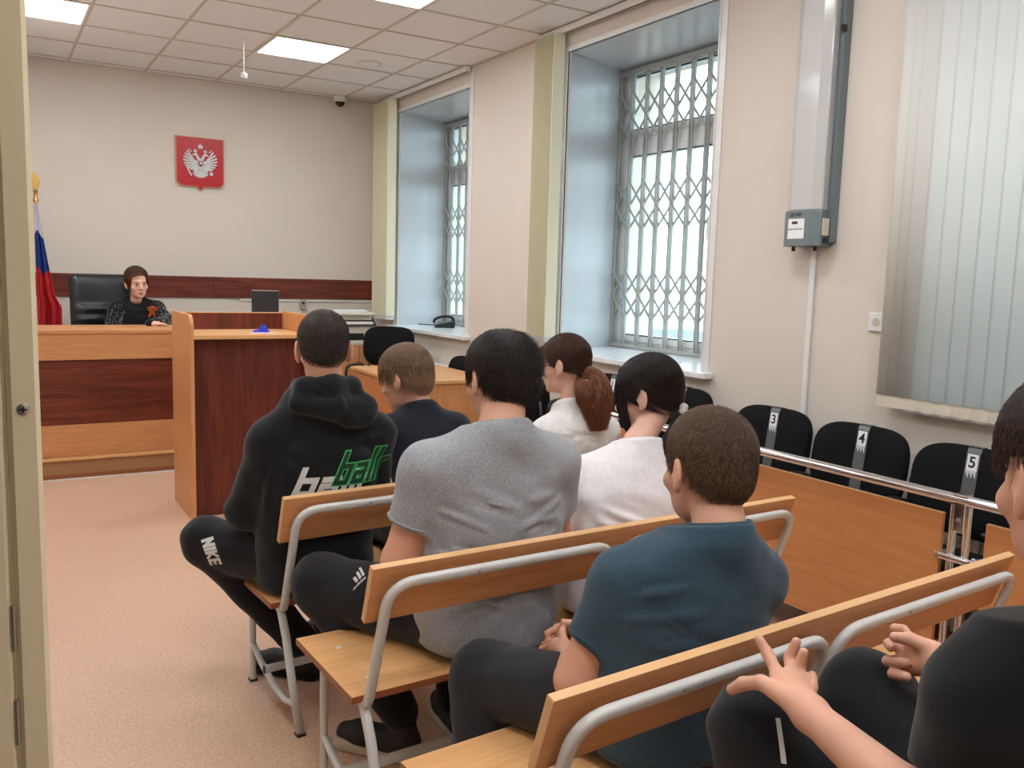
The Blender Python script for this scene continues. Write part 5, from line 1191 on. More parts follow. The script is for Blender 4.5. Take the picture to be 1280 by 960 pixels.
# ---- 3 boy in the grey shirt ---------------------------------------------------------------------
H3 = (1.287, 2.19, 1.196)
S3 = dict(pelvis=(1.255, 2.19), seat=0.402, az=4, haz=0, pitch=-8, head=H3, hs=1.08, neck=(1.265, 2.13, 1.075), nr=0.064, h=0.006,
    secs=[(0.425, 0, 0, .205, .17), (0.5, 0, 0, .225, .18), (0.6, 0, 0, .225, .175), (0.74, 0, -.01, .23, .17), (0.86, 0, -.015, .23, .155), (0.94, 0, -.02, .215, .135), (1.00, 0.0, -.03, .185, .11), (1.045, 0.01, -.045, .135, .09), (1.075, 0.01, -.05, .09, .08), (1.10, 0.01, -.05, .075, .075), (1.13, .01, -.05, .07, .07)],
    arms=[dict(p=[(1.055, 2.16, 0.955), (0.985, 2.20, 0.695), (1.10, 2.50, 0.60)], r=[.058, .052, .035], sr=[.082, .074]), dict(p=[(1.455, 2.15, 0.945), (1.525, 2.22, 0.69), (1.40, 2.50, 0.60)], r=[.058, .052, .035], sr=[.082, .074])],
    legs=[dict(p=[(1.15, 2.22, 0.50), (0.905, 2.62, 0.505), (1.07, 2.375, 0.14)], r=[.115, .095, .060]), dict(p=[(1.36, 2.22, 0.50), (1.40, 2.62, 0.50), (1.275, 2.40, 0.13)], r=[.11, .09, .062])],
    garment='tee_shirt', gm=cloth('heather_grey_jersey', srgb(170, 172, 176), srgb(142, 144, 149), ns=180), sleeve=0.60, yoke=(0.07, 0.05), cuff=True, wob=0.0022, seed=3, seaty=(2.2, 0.25), hipr=(.20, .16, .11), tm=cloth('black_track_cloth', srgb(28, 29, 32), bs=500))
S3['folds'] = rfolds((1.255, 2.17, 0, 0.165), 13, 0.225, (0.64, 0.93), 0.0065, 0.011, 4, 9) + [((1.05, 2.05, 0.84), (1.17, 1.99, 0.90), .011, .010), ((1.47, 2.04, 0.85), (1.36, 1.99, 0.93), .011, .010), ((1.06, 2.05, 0.78), (1.15, 1.99, 0.87), .010, .010), ((1.47, 2.05, 0.80), (1.38, 1.99, 0.88), .010, .009), ((1.15, 2.01, 0.50), (1.13, 2.02, 0.62), .012, .006), ((1.28, 2.0, 0.45), (1.29, 2.0, 0.60), .010, .005), ((1.40, 2.02, 0.47), (1.36, 2.0, 0.6), .012, .006)]
b3_, g3, f3, t3, Rh3, o3 = person('seated boy seen from behind in a heather grey short-sleeved shirt', S3)
hm, hc = hair_mat('near_black', srgb(30, 24, 22), srgb(62, 50, 44), 0.38)
cap(S3, Rh3, o3, b3_, lambda p: 0.009 + 0.003 * np.clip(p[:, 2] / 0.1, 0, 1) + 0.007 * np.clip(p[:, 0] / 0.07, 0, 1), HL_SHORT, hc)
obj('hair_strands', grow_hair(H3, Rh3, 1.08, whorl((0.0, -0.05, 0.12)), HL_SHORT, 6000, 0.030, lambda q: 0.25 + 0.85 * np.clip(q[:, 0] / 0.08, 0, 1), 0.0011, 'hair_strands', hm, o3, 3, 0.38, 6, 0.011), None, b3_)
bars = MB(); 
ua = np.array([0.30, 0.55, 0.78]); ua /= np.linalg.norm(ua); va = np.array([0.85, 0.1, 0.45]); va /= np.linalg.norm(va); Oa = np.array([0.938, 2.36, 0.655])
vs, fs = [], []
for k in range(3):
    o = len(vs); Lb = 0.026 + 0.013 * k; 
    for i in range(4):
        for j in (0, 1): vs.append(tuple(Oa + va * (0.002 + k * 0.012 + j * 0.008 + 0.0) + ua * (Lb * i / 3) - va * 0.012 * (i / 3)))
    for i in range(3): e = o + 2 * i; fs.append((e, e + 2, e + 3, e + 1))
decal(t3, vs, fs, (-0.05, 0.55, -0.9), 'thigh_stripes', WHITEPR, b3_, o3, 0.003)
vs, fs = lettering('adidas', Oa - ua * 0.018 - va * 0.004, va, ua, 0.010, 0.16, 0.3, 0.0, 0.004); decal(t3, vs, fs, (-0.05, 0.55, -0.9), 'thigh_lettering', WHITEPR, b3_, o3, 0.003)
su = mat('black_sneaker', srgb(34, 33, 34), 0.65)
s_, sf = shoe('shoe', o3, (1.075, 2.345), (0.955, 2.50), su, WHITE_SOLE, b3_, 1.05); shoe('shoe', o3, (1.285, 2.36), (1.31, 2.6), su, WHITE_SOLE, b3_, 1.05)
# ---- 4 girl with the auburn ponytail ---------------------------------------------------------------
H4 = (2.095, 3.02, 1.135)
S4 = dict(pelvis=(2.14, 2.98), seat=0.402, az=-8, haz=-30, pitch=-6, head=H4, hs=1.0, fem=1.0, neck=(2.11, 2.985, 0.985), nr=0.044, h=0.006, skin=SKIN2,
    secs=[(0.41, 0, 0, .18, .14), (0.55, 0, 0, .16, .12), (0.68, 0, -.01, .145, .105), (0.80, 0, -.02, .165, .11), (0.87, 0, -.02, .16, .10), (0.915, -.01, -.02, .125, .085), (0.95, -.02, -.01, .08, .065), (1.0, -.02, 0, .052, .052), (1.02, -.02, 0, .05, .05)],
    arms=[dict(p=[(1.975, 2.975, 0.86), (1.945, 3.05, 0.64), (2.05, 3.28, 0.60)], r=[.036, .032, .024], sr=[.058, .055]), dict(p=[(2.275, 2.955, 0.855), (2.31, 3.02, 0.64), (2.2, 3.26, 0.60)], r=[.036, .032, .024], sr=[.058, .055])],
    legs=[dict(p=[(2.06, 3.0, 0.49), (2.04, 3.36, 0.50), (2.04, 3.3, 0.1)], r=[.09, .07, .05]), dict(p=[(2.22, 3.0, 0.49), (2.22, 3.36, 0.50), (2.22, 3.3, 0.1)], r=[.09, .07, .05])],
    garment='tee_shirt', gm=cloth('white_cotton', srgb(226, 223, 220)), sleeve=0.62, yoke=(0.05, 0.045), wob=0.0025, seed=4, hipr=(.17, .14, .09), seaty=(3.0, 0.2), tm=BLACKCL)
S4['folds'] = rfolds((2.14, 2.97, 0, 0.11), 9, 0.16, (0.70, 0.88), 0.007, 0.009, -8, 12)
b4_, g4, f4, t4, Rh4, o4 = person('seated girl with an auburn ponytail, glasses and a white shirt', S4)
hm, hc = hair_mat('chestnut', srgb(58, 38, 30), srgb(104, 70, 52), 0.34); hmA, hcA = hair_mat('auburn', srgb(96, 56, 38), srgb(172, 112, 76), 0.36)
tie4 = np.array([2.150, 2.925, 1.118]); tl4 = Rh4.T @ (tie4 - np.array(H4))
cap(S4, Rh4, o4, b4_, 0.009, HL_GIRL, hc)
def to_tie(tl): return lambda q: (np.array(tl) - q) / (np.linalg.norm(np.array(tl) - q, axis=1, keepdims=True) + 1e-6)
obj('hair_strands', grow_hair(H4, Rh4, 1.0, to_tie(tl4), HL_GIRL, 3800, lambda p: np.minimum(0.10, np.linalg.norm(p - tl4, axis=1)), 0.0, 0.0009, 'hair_strands', hm, o4, 4, 0.04, 8, 0.011), None, b4_)
obj('hair_tie', MB().tube([tuple(tie4 - np.array(o4) + 0.017 * (np.array([math.cos(a), 0, math.sin(a)]) * 1.0) + np.array([0.0, 0.005 * math.cos(a), 0])) for a in [i * math.pi / 8 for i in range(16)]], 0.007, 8, closed=True), M['blackpl'], b4_, smooth='all')
obj('ponytail', bundle([tie4 + (-0.02, 0.01, 0.0), tie4 + (0.012, -0.02, 0.0), tie4 + (0.02, -0.05, -0.04), tie4 + (0.02, -0.055, -0.10), tie4 + (0.01, -0.05, -0.17), tie4 + (0.015, -0.05, -0.235)], [0.026, 0.028, 0.044, 0.056, 0.054, 0.036], 2600, 0.0012, 'ponytail', hmA, o4, 6, 0.015), None, b4_)
obj('hair_lock', bundle([tie4 + (-0.03, 0.02, -0.03), tie4 + (-0.045, -0.02, -0.05), tie4 + (-0.055, -0.045, -0.10), tie4 + (-0.035, -0.05, -0.16)], [0.014, 0.028, 0.030, 0.014], 700, 0.0012, 'hair_lock', hmA, o4, 7, 0.008), None, b4_)
fr4 = [np.array(H4) + Rh4 @ np.array(p) for p in ((-0.035, 0.078, 0.085), (-0.05, 0.086, 0.055), (-0.058, 0.082, 0.015), (-0.062, 0.074, -0.015))]
obj('fringe', bundle(fr4, [0.012, 0.014, 0.010, 0.004], 260, 0.0010, 'fringe', hm, o4, 8, 0.003), None, b4_)
fr4 = [np.array(H4) + Rh4 @ np.array(p) for p in ((0.02, 0.078, 0.088), (0.01, 0.096, 0.060), (-0.005, 0.100, 0.035))]
obj('fringe', bundle(fr4, [0.02, 0.024, 0.015], 300, 0.0010, 'fringe', hm, o4, 9, 0.003), None, b4_)
gl = MB()
def gp(x, y, z): return tuple(np.array(H4) + Rh4 @ np.array([x, y, z]) - np.array(o4))
for s in (-1, 1):
    gl.tube([gp(s * 0.032 + 0.023 * math.cos(a), 0.103, 0.002 + 0.017 * math.sin(a)) for a in [i * math.pi / 10 for i in range(20)]], 0.0014, 6, closed=True)
    gl.tube([gp(s * 0.055, 0.102, 0.006), gp(s * 0.070, 0.07, 0.008), gp(s * 0.081, 0.0, 0.010), gp(s * 0.083, -0.02, -0.005)], 0.0014, 6)
gl.tube([gp(-0.009, 0.105, 0.004), gp(0.009, 0.105, 0.004)], 0.0014, 6)
obj('glasses', gl, mat('dark_spectacle_frame', srgb(46, 34, 30), 0.35), b4_, smooth='all')
for x in (2.04, 2.22): shoe('shoe', o4, (x, 3.28), (x, 3.46), su, WHITE_SOLE, b4_, 0.9)
# ---- 5 girl with the dark low ponytail ------------------------------------------------------------------
H5 = (1.978, 2.335, 1.100)
S5 = dict(pelvis=(1.80, 2.20), seat=0.402, az=10, haz=-28, pitch=-12, head=H5, hs=1.08, fem=1.0, neck=(1.885, 2.27, 0.955), nr=0.046, h=0.006, skin=SKIN2,
    secs=[(0.435, -.02, -.0, .215, .18), (0.5, -.02, -.0, .215, .175), (0.62, -.02, 0, .20, .155), (0.74, -.01, .01, .20, .145), (0.82, 0.0, .02, .205, .13), (0.88, .02, .04, .18, .11), (0.925, .05, .05, .13, .09), (0.965, .07, .05, .07, .065), (1.0, .07, .05, .055, .055)],
    arms=[dict(p=[(1.68, 2.29, 0.845), (1.61, 2.38, 0.62), (1.74, 2.6, 0.58)], r=[.042, .038, .028], sr=[.068, .066]), dict(p=[(2.03, 2.20, 0.84), (2.08, 2.30, 0.62), (1.95, 2.55, 0.58)], r=[.042, .038, .028], sr=[.068, .066])],
    legs=[dict(p=[(1.72, 2.24, 0.50), (1.72, 2.66, 0.50), (1.76, 2.62, 0.1)], r=[.10, .08, .055]), dict(p=[(1.90, 2.22, 0.50), (1.96, 2.64, 0.50), (1.96, 2.6, 0.1)], r=[.10, .08, .055])],
    garment='tee_shirt', gm=cloth('soft_white_cotton', srgb(232, 227, 228)), sleeve=0.65, yoke=(0.06, 0.045), wob=0.002, seed=5, hipr=(.19, .16, .10), seaty=(2.2, 0.25), tm=BLACKCL)
S5['folds'] = rfolds((1.80, 2.2, 0, 0.15), 9, 0.2, (0.6, 0.86), 0.006, 0.011, 10, 14)
b5_, g5, f5, t5, Rh5, o5 = person('seated girl with black hair tied low in a grey scrunchie and a white shirt', S5)
hm, hc = hair_mat('black_brown', srgb(26, 21, 20), srgb(66, 52, 46), 0.3)
tie5 = np.array([2.035, 2.225, 1.055]); tl5 = Rh5.T @ (tie5 - np.array(H5)) / 1.08
HL5 = ([-0.12, -0.075, -0.05, -0.034, -0.024, 0.0, 0.02, 0.04, 0.06, 0.085, 0.11], [-0.055, -0.055, -0.05, -0.034, 0.020, 0.024, -0.01, 0.0, 0.03, 0.06, 0.07])
cap(S5, Rh5, o5, b5_, 0.012, HL5, hc)
obj('hair_strands', grow_hair(H5, Rh5, 1.08, to_tie(tl5), HL5, 4200, lambda p: np.minimum(0.11, np.linalg.norm(p - tl5, axis=1)), 0.0, 0.0010, 'hair_strands', hm, o5, 5, 0.05, 8, 0.014), None, b5_)
sc5 = MB().tube([tuple(tie5 - np.array(o5) + (0.024 + 0.003 * math.sin(i * 2.4)) * (np.array([0.5, 0.35, 0]) * math.cos(a) + np.array([0, 0, 1.0]) * math.sin(a)) + np.array([0.004, -0.008, 0])) for i, a in enumerate([k * math.pi / 12 for k in range(24)])], [0.013 + 0.002 * math.sin(k * 1.9) for k in range(24)], 10, closed=True)
obj('scrunchie', sc5, cloth('pale_grey_plush', srgb(196, 194, 194), bs=900), b5_, smooth='all')
obj('ponytail', bundle([tie5 + (-0.02, 0.02, 0.0), tie5 + (0.0, -0.015, -0.01), tie5 + (-0.035, -0.035, -0.04), tie5 + (-0.08, -0.045, -0.09), tie5 + (-0.115, -0.06, -0.15), tie5 + (-0.125, -0.065, -0.20)], [0.022, 0.022, 0.030, 0.034, 0.026, 0.010], 1300, 0.0012, 'ponytail', hm, o5, 11, 0.006), None, b5_)
fr5 = [np.array(H5) + Rh5 @ (np.array(p) * 1.08) for p in ((-0.040, 0.050, 0.095), (-0.066, 0.060, 0.05), (-0.072, 0.064, -0.01), (-0.068, 0.062, -0.07), (-0.05, 0.060, -0.10))]
obj('fringe', bundle(fr5, [0.02, 0.020, 0.018, 0.015, 0.006], 600, 0.0011, 'fringe', hm, o5, 12, 0.004), None, b5_)
for x in (1.76, 1.96): shoe('shoe', o5, (x, 2.6), (x, 2.8), mat('white_canvas_shoe', srgb(206, 186, 166), 0.7), WHITE_SOLE, b5_, 0.95)
# ---- 6 boy in the dark teal shirt -------------------------------------------------------------------------
H6 = (1.444, 1.475, 1.060)
def hand6(P):
    d = chain(P, [(1.244, 1.724, 0.555), (1.262, 1.80, 0.535)], [.028, .030], .01)
    for a in ([(1.262, 1.80, .55), (1.262, 1.85, .535), (1.285, 1.872, .505)], [(1.272, 1.79, .56), (1.295, 1.845, .552), (1.335, 1.862, .535)], [(1.25, 1.80, .54), (1.245, 1.855, .515), (1.262, 1.88, .488)], [(1.245, 1.79, .53), (1.235, 1.84, .495), (1.250, 1.86, .470)], [(1.25, 1.75, .565), (1.272, 1.80, .575), (1.30, 1.835, .572)]):
        d = smin(d, chain(P, a, [.0105, .0098, .0085], .004), .006)
    return d
def hand6r(P):
    d = chain(P, [(1.40, 1.74, 0.55), (1.34, 1.81, 0.535)], [.028, .030], .01)
    for a in ([(1.34, 1.82, .555), (1.305, 1.87, .535), (1.272, 1.888, .51)], [(1.335, 1.81, .565), (1.29, 1.845, .572), (1.262, 1.858, .555)], [(1.34, 1.82, .53), (1.31, 1.88, .51), (1.285, 1.895, .485)], [(1.35, 1.78, .57), (1.32, 1.81, .588), (1.295, 1.83, .592)]):
        d = smin(d, chain(P, a, [.0105, .0098, .0085], .004), .006)
    return d
S6 = dict(pelvis=(1.36, 1.47), seat=0.402, az=12, haz=9, pitch=-4, head=H6, hs=1.16, neck=(1.42, 1.405, 0.945), nr=0.055, h=0.0055,
    secs=[(0.425, 0, 0, .21, .16), (0.55, 0, 0, .215, .165), (0.66, .005, 0, .215, .165), (0.76, .01, 0, .215, .16), (0.83, .015, -.01, .205, .14), (0.875, .025, -.02, .185, .12), (0.912, .035, -.035, .15, .10), (0.94, .045, -.05, .105, .085), (0.96, .045, -.05, .08, .075), (0.99, .045, -.05, .07, .07)],
    arms=[dict(p=[(1.228, 1.50, 0.815), (1.138, 1.545, 0.585), (1.244, 1.724, 0.555)], r=[.056, .050, .030], sr=[.070, .067], hand=hand6, hp=[(1.26, 1.88, 0.5)]), dict(p=[(1.545, 1.41, 0.805), (1.572, 1.54, 0.60), (1.40, 1.74, 0.55)], r=[.054, .048, .030], sr=[.072, .068], hand=hand6r, hp=[(1.34, 1.89, 0.55)])],
    legs=[dict(p=[(1.25, 1.50, 0.50), (1.075, 1.86, 0.475), (1.02, 1.78, 0.12)], r=[.115, .088, .062]), dict(p=[(1.47, 1.48, 0.50), (1.52, 1.92, 0.49), (1.5, 1.86, 0.12)], r=[.11, .085, .06])],
    garment='tee_shirt', gm=cloth('dark_teal_jersey', srgb(58, 80, 94), srgb(50, 70, 84), ns=120), sleeve=0.62, yoke=(0.062, 0.062), cuff=True, wob=0.002, seed=6, seaty=(1.5, 0.25), hipr=(.19, .15, .10), tm=GREYTR, hg=0.006)
S6['folds'] = rfolds((1.37, 1.465, 0, 0.155), 9, 0.22, (0.62, 0.84), 0.0045, 0.009, 12, 21) + [((1.20, 1.38, 0.70), (1.33, 1.31, 0.68), .008, .003), ((1.56, 1.30, 0.66), (1.42, 1.29, 0.70), .008, .004)]
b6_, g6, f6, t6, Rh6, o6 = person('seated boy with cropped brown hair in a dark teal short-sleeved shirt, hands clasped', S6)
hm, hc = hair_mat('cropped_brown', srgb(76, 56, 45), srgb(134, 104, 82), 0.42)
cap(S6, Rh6, o6, b6_, 0.0055, HL_SHORT, hc)
obj('hair_strands', grow_hair(H6, Rh6, 1.16, whorl((0.012, -0.06, 0.115)), HL_SHORT, 9500, 0.015, 0.28, 0.0007, 'hair_strands', hm, o6, 6, 0.22, 5, 0.0065), None, b6_)
shoe('shoe', o6, (1.02, 1.74), (1.0, 2.0), su, WHITE_SOLE, b6_, 1.0); shoe('shoe', o6, (1.5, 1.84), (1.5, 2.08), su, WHITE_SOLE, b6_, 1.0)
# ---- 7 boy at the right edge, in black ---------------------------------------------------------------------
H7 = (1.150, 0.530, 1.264)
def hand7(P):
    d = smin(rc(P, (1.100, 0.868, .822), (1.128, 0.960, .842), .026, .015), rc(P, (1.118, 0.875, .820), (1.134, 0.905, .824), .025, .016), .014)
    d = smin(d, rc(P, (1.110, 0.878, .822), (1.141, 0.945, .838), .026, .015), .014)
    for a in ([(1.130, .962, .845), (1.143, 1.000, .866), (1.141, 1.018, .884)], [(1.143, .945, .841), (1.169, .973, .862), (1.175, .966, .893)], [(1.141, .924, .833), (1.164, .948, .855), (1.168, .944, .884)], [(1.131, .901, .823), (1.158, .914, .838), (1.170, .925, .850)]):
        d = smin(d, chain(P, a, [.0108, .0102, .0085], .004), .006)
    return smin(d, chain(P, [(1.098, .900, .830), (1.094, .965, .838), (1.092, 1.003, .820), (1.094, 1.030, .797)], [.018, .0125, .0115, .010], .006), .010)
def hand7r(P):
    d = smin(rc(P, (1.495, .905, .825), (1.500, .958, .822), .024, .018), rc(P, (1.485, .905, .808), (1.488, .952, .785), .022, .016), .016)
    d = smin(d, rc(P, (1.490, .905, .815), (1.500, .960, .802), .022, .015), .014)
    for a in ([(1.503, .962, .828), (1.512, .992, .840), (1.482, .990, .850)], [(1.506, .968, .806), (1.502, 1.012, .806), (1.468, .985, .816)], [(1.496, .965, .794), (1.490, 1.004, .776), (1.458, .945, .803)], [(1.484, .952, .780), (1.476, .980, .763), (1.447, .933, .783)]):
        d = smin(d, chain(P, a, [.0110, .0105, .0090], .004), .006)
    return smin(d, chain(P, [(1.484, .915, .838), (1.470, .948, .846), (1.455, .970, .845)], [.016, .0125, .010], .006), .010)
S7 = dict(pelvis=(1.28, 0.56), seat=0.402, az=14, haz=30, pitch=-8, head=H7, hs=1.07, neck=(1.205, 0.525, 1.075), nr=0.055, h=0.0045,
    secs=[(0.42, 0, 0, .19, .14), (0.55, 0, 0, .19, .14), (0.7, -.01, -.0, .20, .14), (0.84, -.02, .01, .20, .14), (0.93, -.03, .01, .20, .13), (0.98, -.04, .01, .18, .12), (1.02, -.06, .0, .13, .10), (1.07, -.07, 0, .085, .08), (1.11, -.07, 0, .07, .07)],
    arms=[dict(p=[(1.130, 0.60, 0.955), (1.065, 0.625, 0.79), (1.105, 0.872, 0.823)], r=[.052, .045, .0265], sr=[.072, .062], hand=hand7, hp=[(1.15, 1.03, 0.9), (1.1, 1.04, 0.78)]),
          dict(p=[(1.44, 0.50, 0.98), (1.50, 0.62, 0.76), (1.492, 0.905, 0.817)], r=[.052, .045, .0265], sr=[.085, .072], hand=hand7r, hp=[(1.53, 1.03, 0.88), (1.43, 1.0, 0.74)])],
    legs=[dict(p=[(1.19, 0.60, 0.52), (1.175, 1.03, 0.70), (1.16, 0.96, 0.14)], r=[.10, .088, .065]), dict(p=[(1.38, 0.60, 0.52), (1.515, 1.06, 0.675), (1.50, 0.98, 0.14)], r=[.10, .088, .065])],
    garment='tee_shirt', gm=cloth('black_cotton', srgb(22, 22, 23)), sleeve=0.66, yoke=(0.07, 0.045), wob=0.0025, seed=7, hg=0.007, seaty=(0.6, 0.22), tm=BLACKCL)
b7_, g7, f7, t7, Rh7, o7 = person('boy in black cut by the right edge, bare forearm, hand by the bench back', S7)
hm, hc = hair_mat('dark_brown', srgb(44, 30, 25), srgb(84, 60, 50), 0.38)
HL7 = ([-0.12, -0.075, -0.05, -0.034, -0.024, 0.0, 0.02, 0.04, 0.06, 0.085, 0.11], [-0.058, -0.055, -0.048, -0.036, 0.03, 0.036, 0.030, 0.034, 0.042, 0.040, 0.040])
cap(S7, Rh7, o7, b7_, 0.016, HL7, hc)
obj('hair_strands', grow_hair(H7, Rh7, 1.07, dirm, HL7, 6500, 0.022, 0.15, 0.0007, 'hair_strands', hm, o7, 7, 0.22, 7, 0.020), None, b7_)
pv = []; pf = []
for i in range(9):
    for j in (-1, 1): pv.append((1.066 + 0.0005 * i + 0.0035 * j, 0.88 - 0.0006 * i - 0.002 * j, 0.80 - 0.0085 * i))
    if i < 8: pf.append((2 * i, 2 * i + 1, 2 * i + 3, 2 * i + 2))
decal(t7, pv, pf, (0.62, 0.72, -0.3), 'piping', M['grey_metal'], b7_, o7, 0.002)
shoe('shoe', o7, (1.16, 0.93), (1.16, 1.14), su, WHITE_SOLE, b7_, 1.0); shoe('shoe', o7, (1.5, 0.95), (1.5, 1.16), su, WHITE_SOLE, b7_, 1.0)
# ---- 8 judge ----------------------------------------------------------------------------------------------
H8 = (1.068, 7.60, 1.362)
def hand8(P):
    d = rc(P, (1.10, 7.24, 1.064), (1.16, 7.22, 1.062), .024, .022)
    for i in range(4): d = smin(d, chain(P, [(1.15, 7.24 - .017 * i, 1.062), (1.19, 7.235 - .017 * i, 1.066), (1.22, 7.23 - .017 * i, 1.056)], [.009, .0085, .007], .003), .005)
    return smin(d, chain(P, [(1.12, 7.27, 1.064), (1.16, 7.275, 1.062)], [.01, .008], .004), .008)
def hand8r(P):
    d = rc(P, (1.07, 7.21, 1.062), (1.02, 7.19, 1.062), .024, .022)
    for i in range(4): d = smin(d, chain(P, [(1.03, 7.215 - .017 * i, 1.062), (0.99, 7.205 - .017 * i, 1.066), (0.965, 7.2 - .017 * i, 1.056)], [.009, .0085, .007], .003), .005)
    return d
S8 = dict(pelvis=(1.06, 7.66), z0=0.152, seat=0.63, az=176, haz=170, pitch=-5, roll=4, head=H8, hs=0.98, fem=1.0, neck=(1.065, 7.64, 1.240), nr=0.046, h=0.0045, skin=SKIN2,
    secs=[(0.64, 0, 0, .19, .15), (0.8, 0, 0, .17, .13), (0.95, 0, 0, .18, .13), (1.08, 0, 0, .18, .125), (1.17, 0, 0, .175, .11), (1.215, 0, 0, .13, .09), (1.25, 0, 0, .08, .07), (1.27, 0, 0, .055, .055)],
    arms=[dict(p=[(0.925, 7.63, 1.155), (0.855, 7.50, 1.00), (1.00, 7.46, 0.90)], r=[.035, .03, .022], sr=[.065, .055, .04]), dict(p=[(1.215, 7.63, 1.155), (1.285, 7.48, 1.075), (1.11, 7.25, 1.066)], r=[.035, .03, .022], sr=[.065, .045, .036], hand=hand8, hp=[(1.23, 7.2, 1.06)])],
    garment='robe', gm=cloth('black_robe', srgb(22, 22, 24)), sleeve=2, yoke=(0.05, 0.04), collar=False, wob=0.003, seed=8, ncut=0.0, ncr=0.12, nplane=(0, 1.1, 1), hg=0.006)
b8_, g8, f8, t8, Rh8, o8 = person('judge in a black robe with short auburn hair seated facing the benches', S8)
hm, hc = hair_mat('judge_auburn', srgb(72, 42, 28), srgb(142, 92, 62), 0.4)
HL8 = ([-0.12, -0.075, -0.05, -0.034, -0.024, 0.0, 0.02, 0.04, 0.06, 0.085, 0.11], [-0.05, -0.05, -0.045, -0.03, -0.02, -0.02, -0.025, 0.0, 0.062, 0.080, 0.085])
cap(S8, Rh8, o8, b8_, lambda p: 0.012 + 0.008 * np.clip(p[:, 2] / 0.1, 0, 1), HL8, hc)
dir8 = lambda q: np.stack([np.where(q[:, 0] > -0.03, 1.0, -1.0), np.full(len(q), -0.35), np.full(len(q), -0.35) - 0.9 * np.clip((np.abs(q[:, 0]) - 0.05) / 0.03, 0, 1)], 1)
obj('hair_strands', grow_hair(H8, Rh8, 0.98, dir8, HL8, 3000, 0.05, 0.08, 0.0012, 'hair_strands', hm, o8, 8, 0.10, 7, 0.018), None, b8_)
def hp8(x, y, z): return np.array(H8) + Rh8 @ (np.array([x, y, z]) * 0.98) - np.array(o8)
for s in (-1, 1):
    c = hp8(s * 0.031, 0.0785, 0.004); 
    e = MB().lathe([(0.001, -0.0128), (0.007, -0.011), (0.0125, -0.004), (0.0132, 0.0), (0.0125, 0.004), (0.007, 0.011), (0.001, 0.0128)], 16); eo = obj('eye', e, mat('eye_white', srgb(228, 220, 214), 0.25), b8_, smooth='all', loc=tuple(c))
    d8 = (Rh8 @ np.array([0.0, 1.0, 0.02])); ic = d8 * 0.0105
    obj('iris', MB().lathe([(0.0062, 0.0), (0.005, 0.003), (0.001, 0.0038)], 14), mat('grey_brown_iris', srgb(52, 44, 40), 0.2), eo, smooth='all', loc=tuple(ic), rot=Vector(d8).to_track_quat('Z', 'Y').to_euler())
    obj('eyebrow', MB().tube([tuple(hp8(s * 0.014, 0.099, 0.024)), tuple(hp8(s * 0.030, 0.096, 0.030)), tuple(hp8(s * 0.048, 0.082, 0.026))], [0.0022, 0.0025, 0.0012], 8), hc, b8_, smooth='all')
    obj('eyelid', MB().tube([tuple(hp8(s * 0.018, 0.0885, 0.007)), tuple(hp8(s * 0.031, 0.0925, 0.0125)), tuple(hp8(s * 0.044, 0.0855, 0.007))], [0.0014, 0.0022, 0.0014], 8), mat('dark_lash', srgb(70, 44, 38), 0.6), b8_, smooth='all')
obj('lips', MB().tube([tuple(hp8(-0.022, 0.088, -0.0615)), tuple(hp8(-0.008, 0.0995, -0.0585)), tuple(hp8(0.0, 0.1, -0.0595)), tuple(hp8(0.008, 0.0995, -0.0585)), tuple(hp8(0.022, 0.088, -0.0615))], [0.001, 0.0032, 0.003, 0.0032, 0.001], 8)
    .tube([tuple(hp8(-0.019, 0.089, -0.0635)), tuple(hp8(0.0, 0.0995, -0.0665)), tuple(hp8(0.019, 0.089, -0.0635))], [0.001, 0.0042, 0.001], 8), mat('lip', srgb(176, 92, 84), 0.4), b8_, smooth='all')
def face(b, H, Rh, s, org, brow, lip=(176, 104, 92)):
    def q(x, y, z): return tuple(np.array(H) + Rh @ (np.array([x, y, z]) * s) - np.array(org))
    for e in (-1, 1):
        eo = obj('eye', MB().lathe([(0.001, -0.0128), (0.007, -0.011), (0.0125, -0.004), (0.0134, 0.0), (0.0125, 0.004), (0.007, 0.011), (0.001, 0.0128)], 14), bpy.data.materials['eye_white'], b, smooth='all', loc=q(e * 0.031, 0.0785, 0.004))
        d = Rh @ np.array([0, 1.0, -0.02]); obj('iris', MB().lathe([(0.0060, 0.0), (0.005, 0.003), (0.001, 0.0038)], 12), bpy.data.materials['grey_brown_iris'], eo, smooth='all', loc=tuple(d * 0.0106), rot=Vector(d).to_track_quat('Z', 'Y').to_euler())
        obj('eyebrow', MB().tube([q(e * 0.014, 0.0985, 0.022), q(e * 0.030, 0.0955, 0.029), q(e * 0.048, 0.082, 0.025)], [0.002, 0.003, 0.0014], 7), brow, b, smooth='all')
    obj('lips', MB().tube([q(-0.022, 0.0885, -0.063), q(0.0, 0.0985, -0.0585), q(0.022, 0.0885, -0.063)], [0.001, 0.0034, 0.001], 7).tube([q(-0.019, 0.089, -0.0645), q(0.0, 0.0985, -0.0672), q(0.019, 0.089, -0.0645)], [0.001, 0.004, 0.001], 7), bpy.data.materials['lip'], b, smooth='all')
for b_, Hx, Rx, sx, ox, hk in ((b1_, H1, Rh1, 1.06, o1, 'dark_buzz'), (b2_, H2, Rh2, 1.0, o2, 'light_brown'), (b3_, H3, Rh3, 1.08, o3, 'near_black'), (b4_, H4, Rh4, 1.0, o4, 'chestnut'), (b5_, H5, Rh5, 1.08, o5, 'black_brown'), (b6_, H6, Rh6, 1.16, o6, 'cropped_brown'), (b7_, H7, Rh7, 1.07, o7, 'dark_brown')):
    face(b_, Hx, Rx, sx, ox, HAIRM[hk][1])
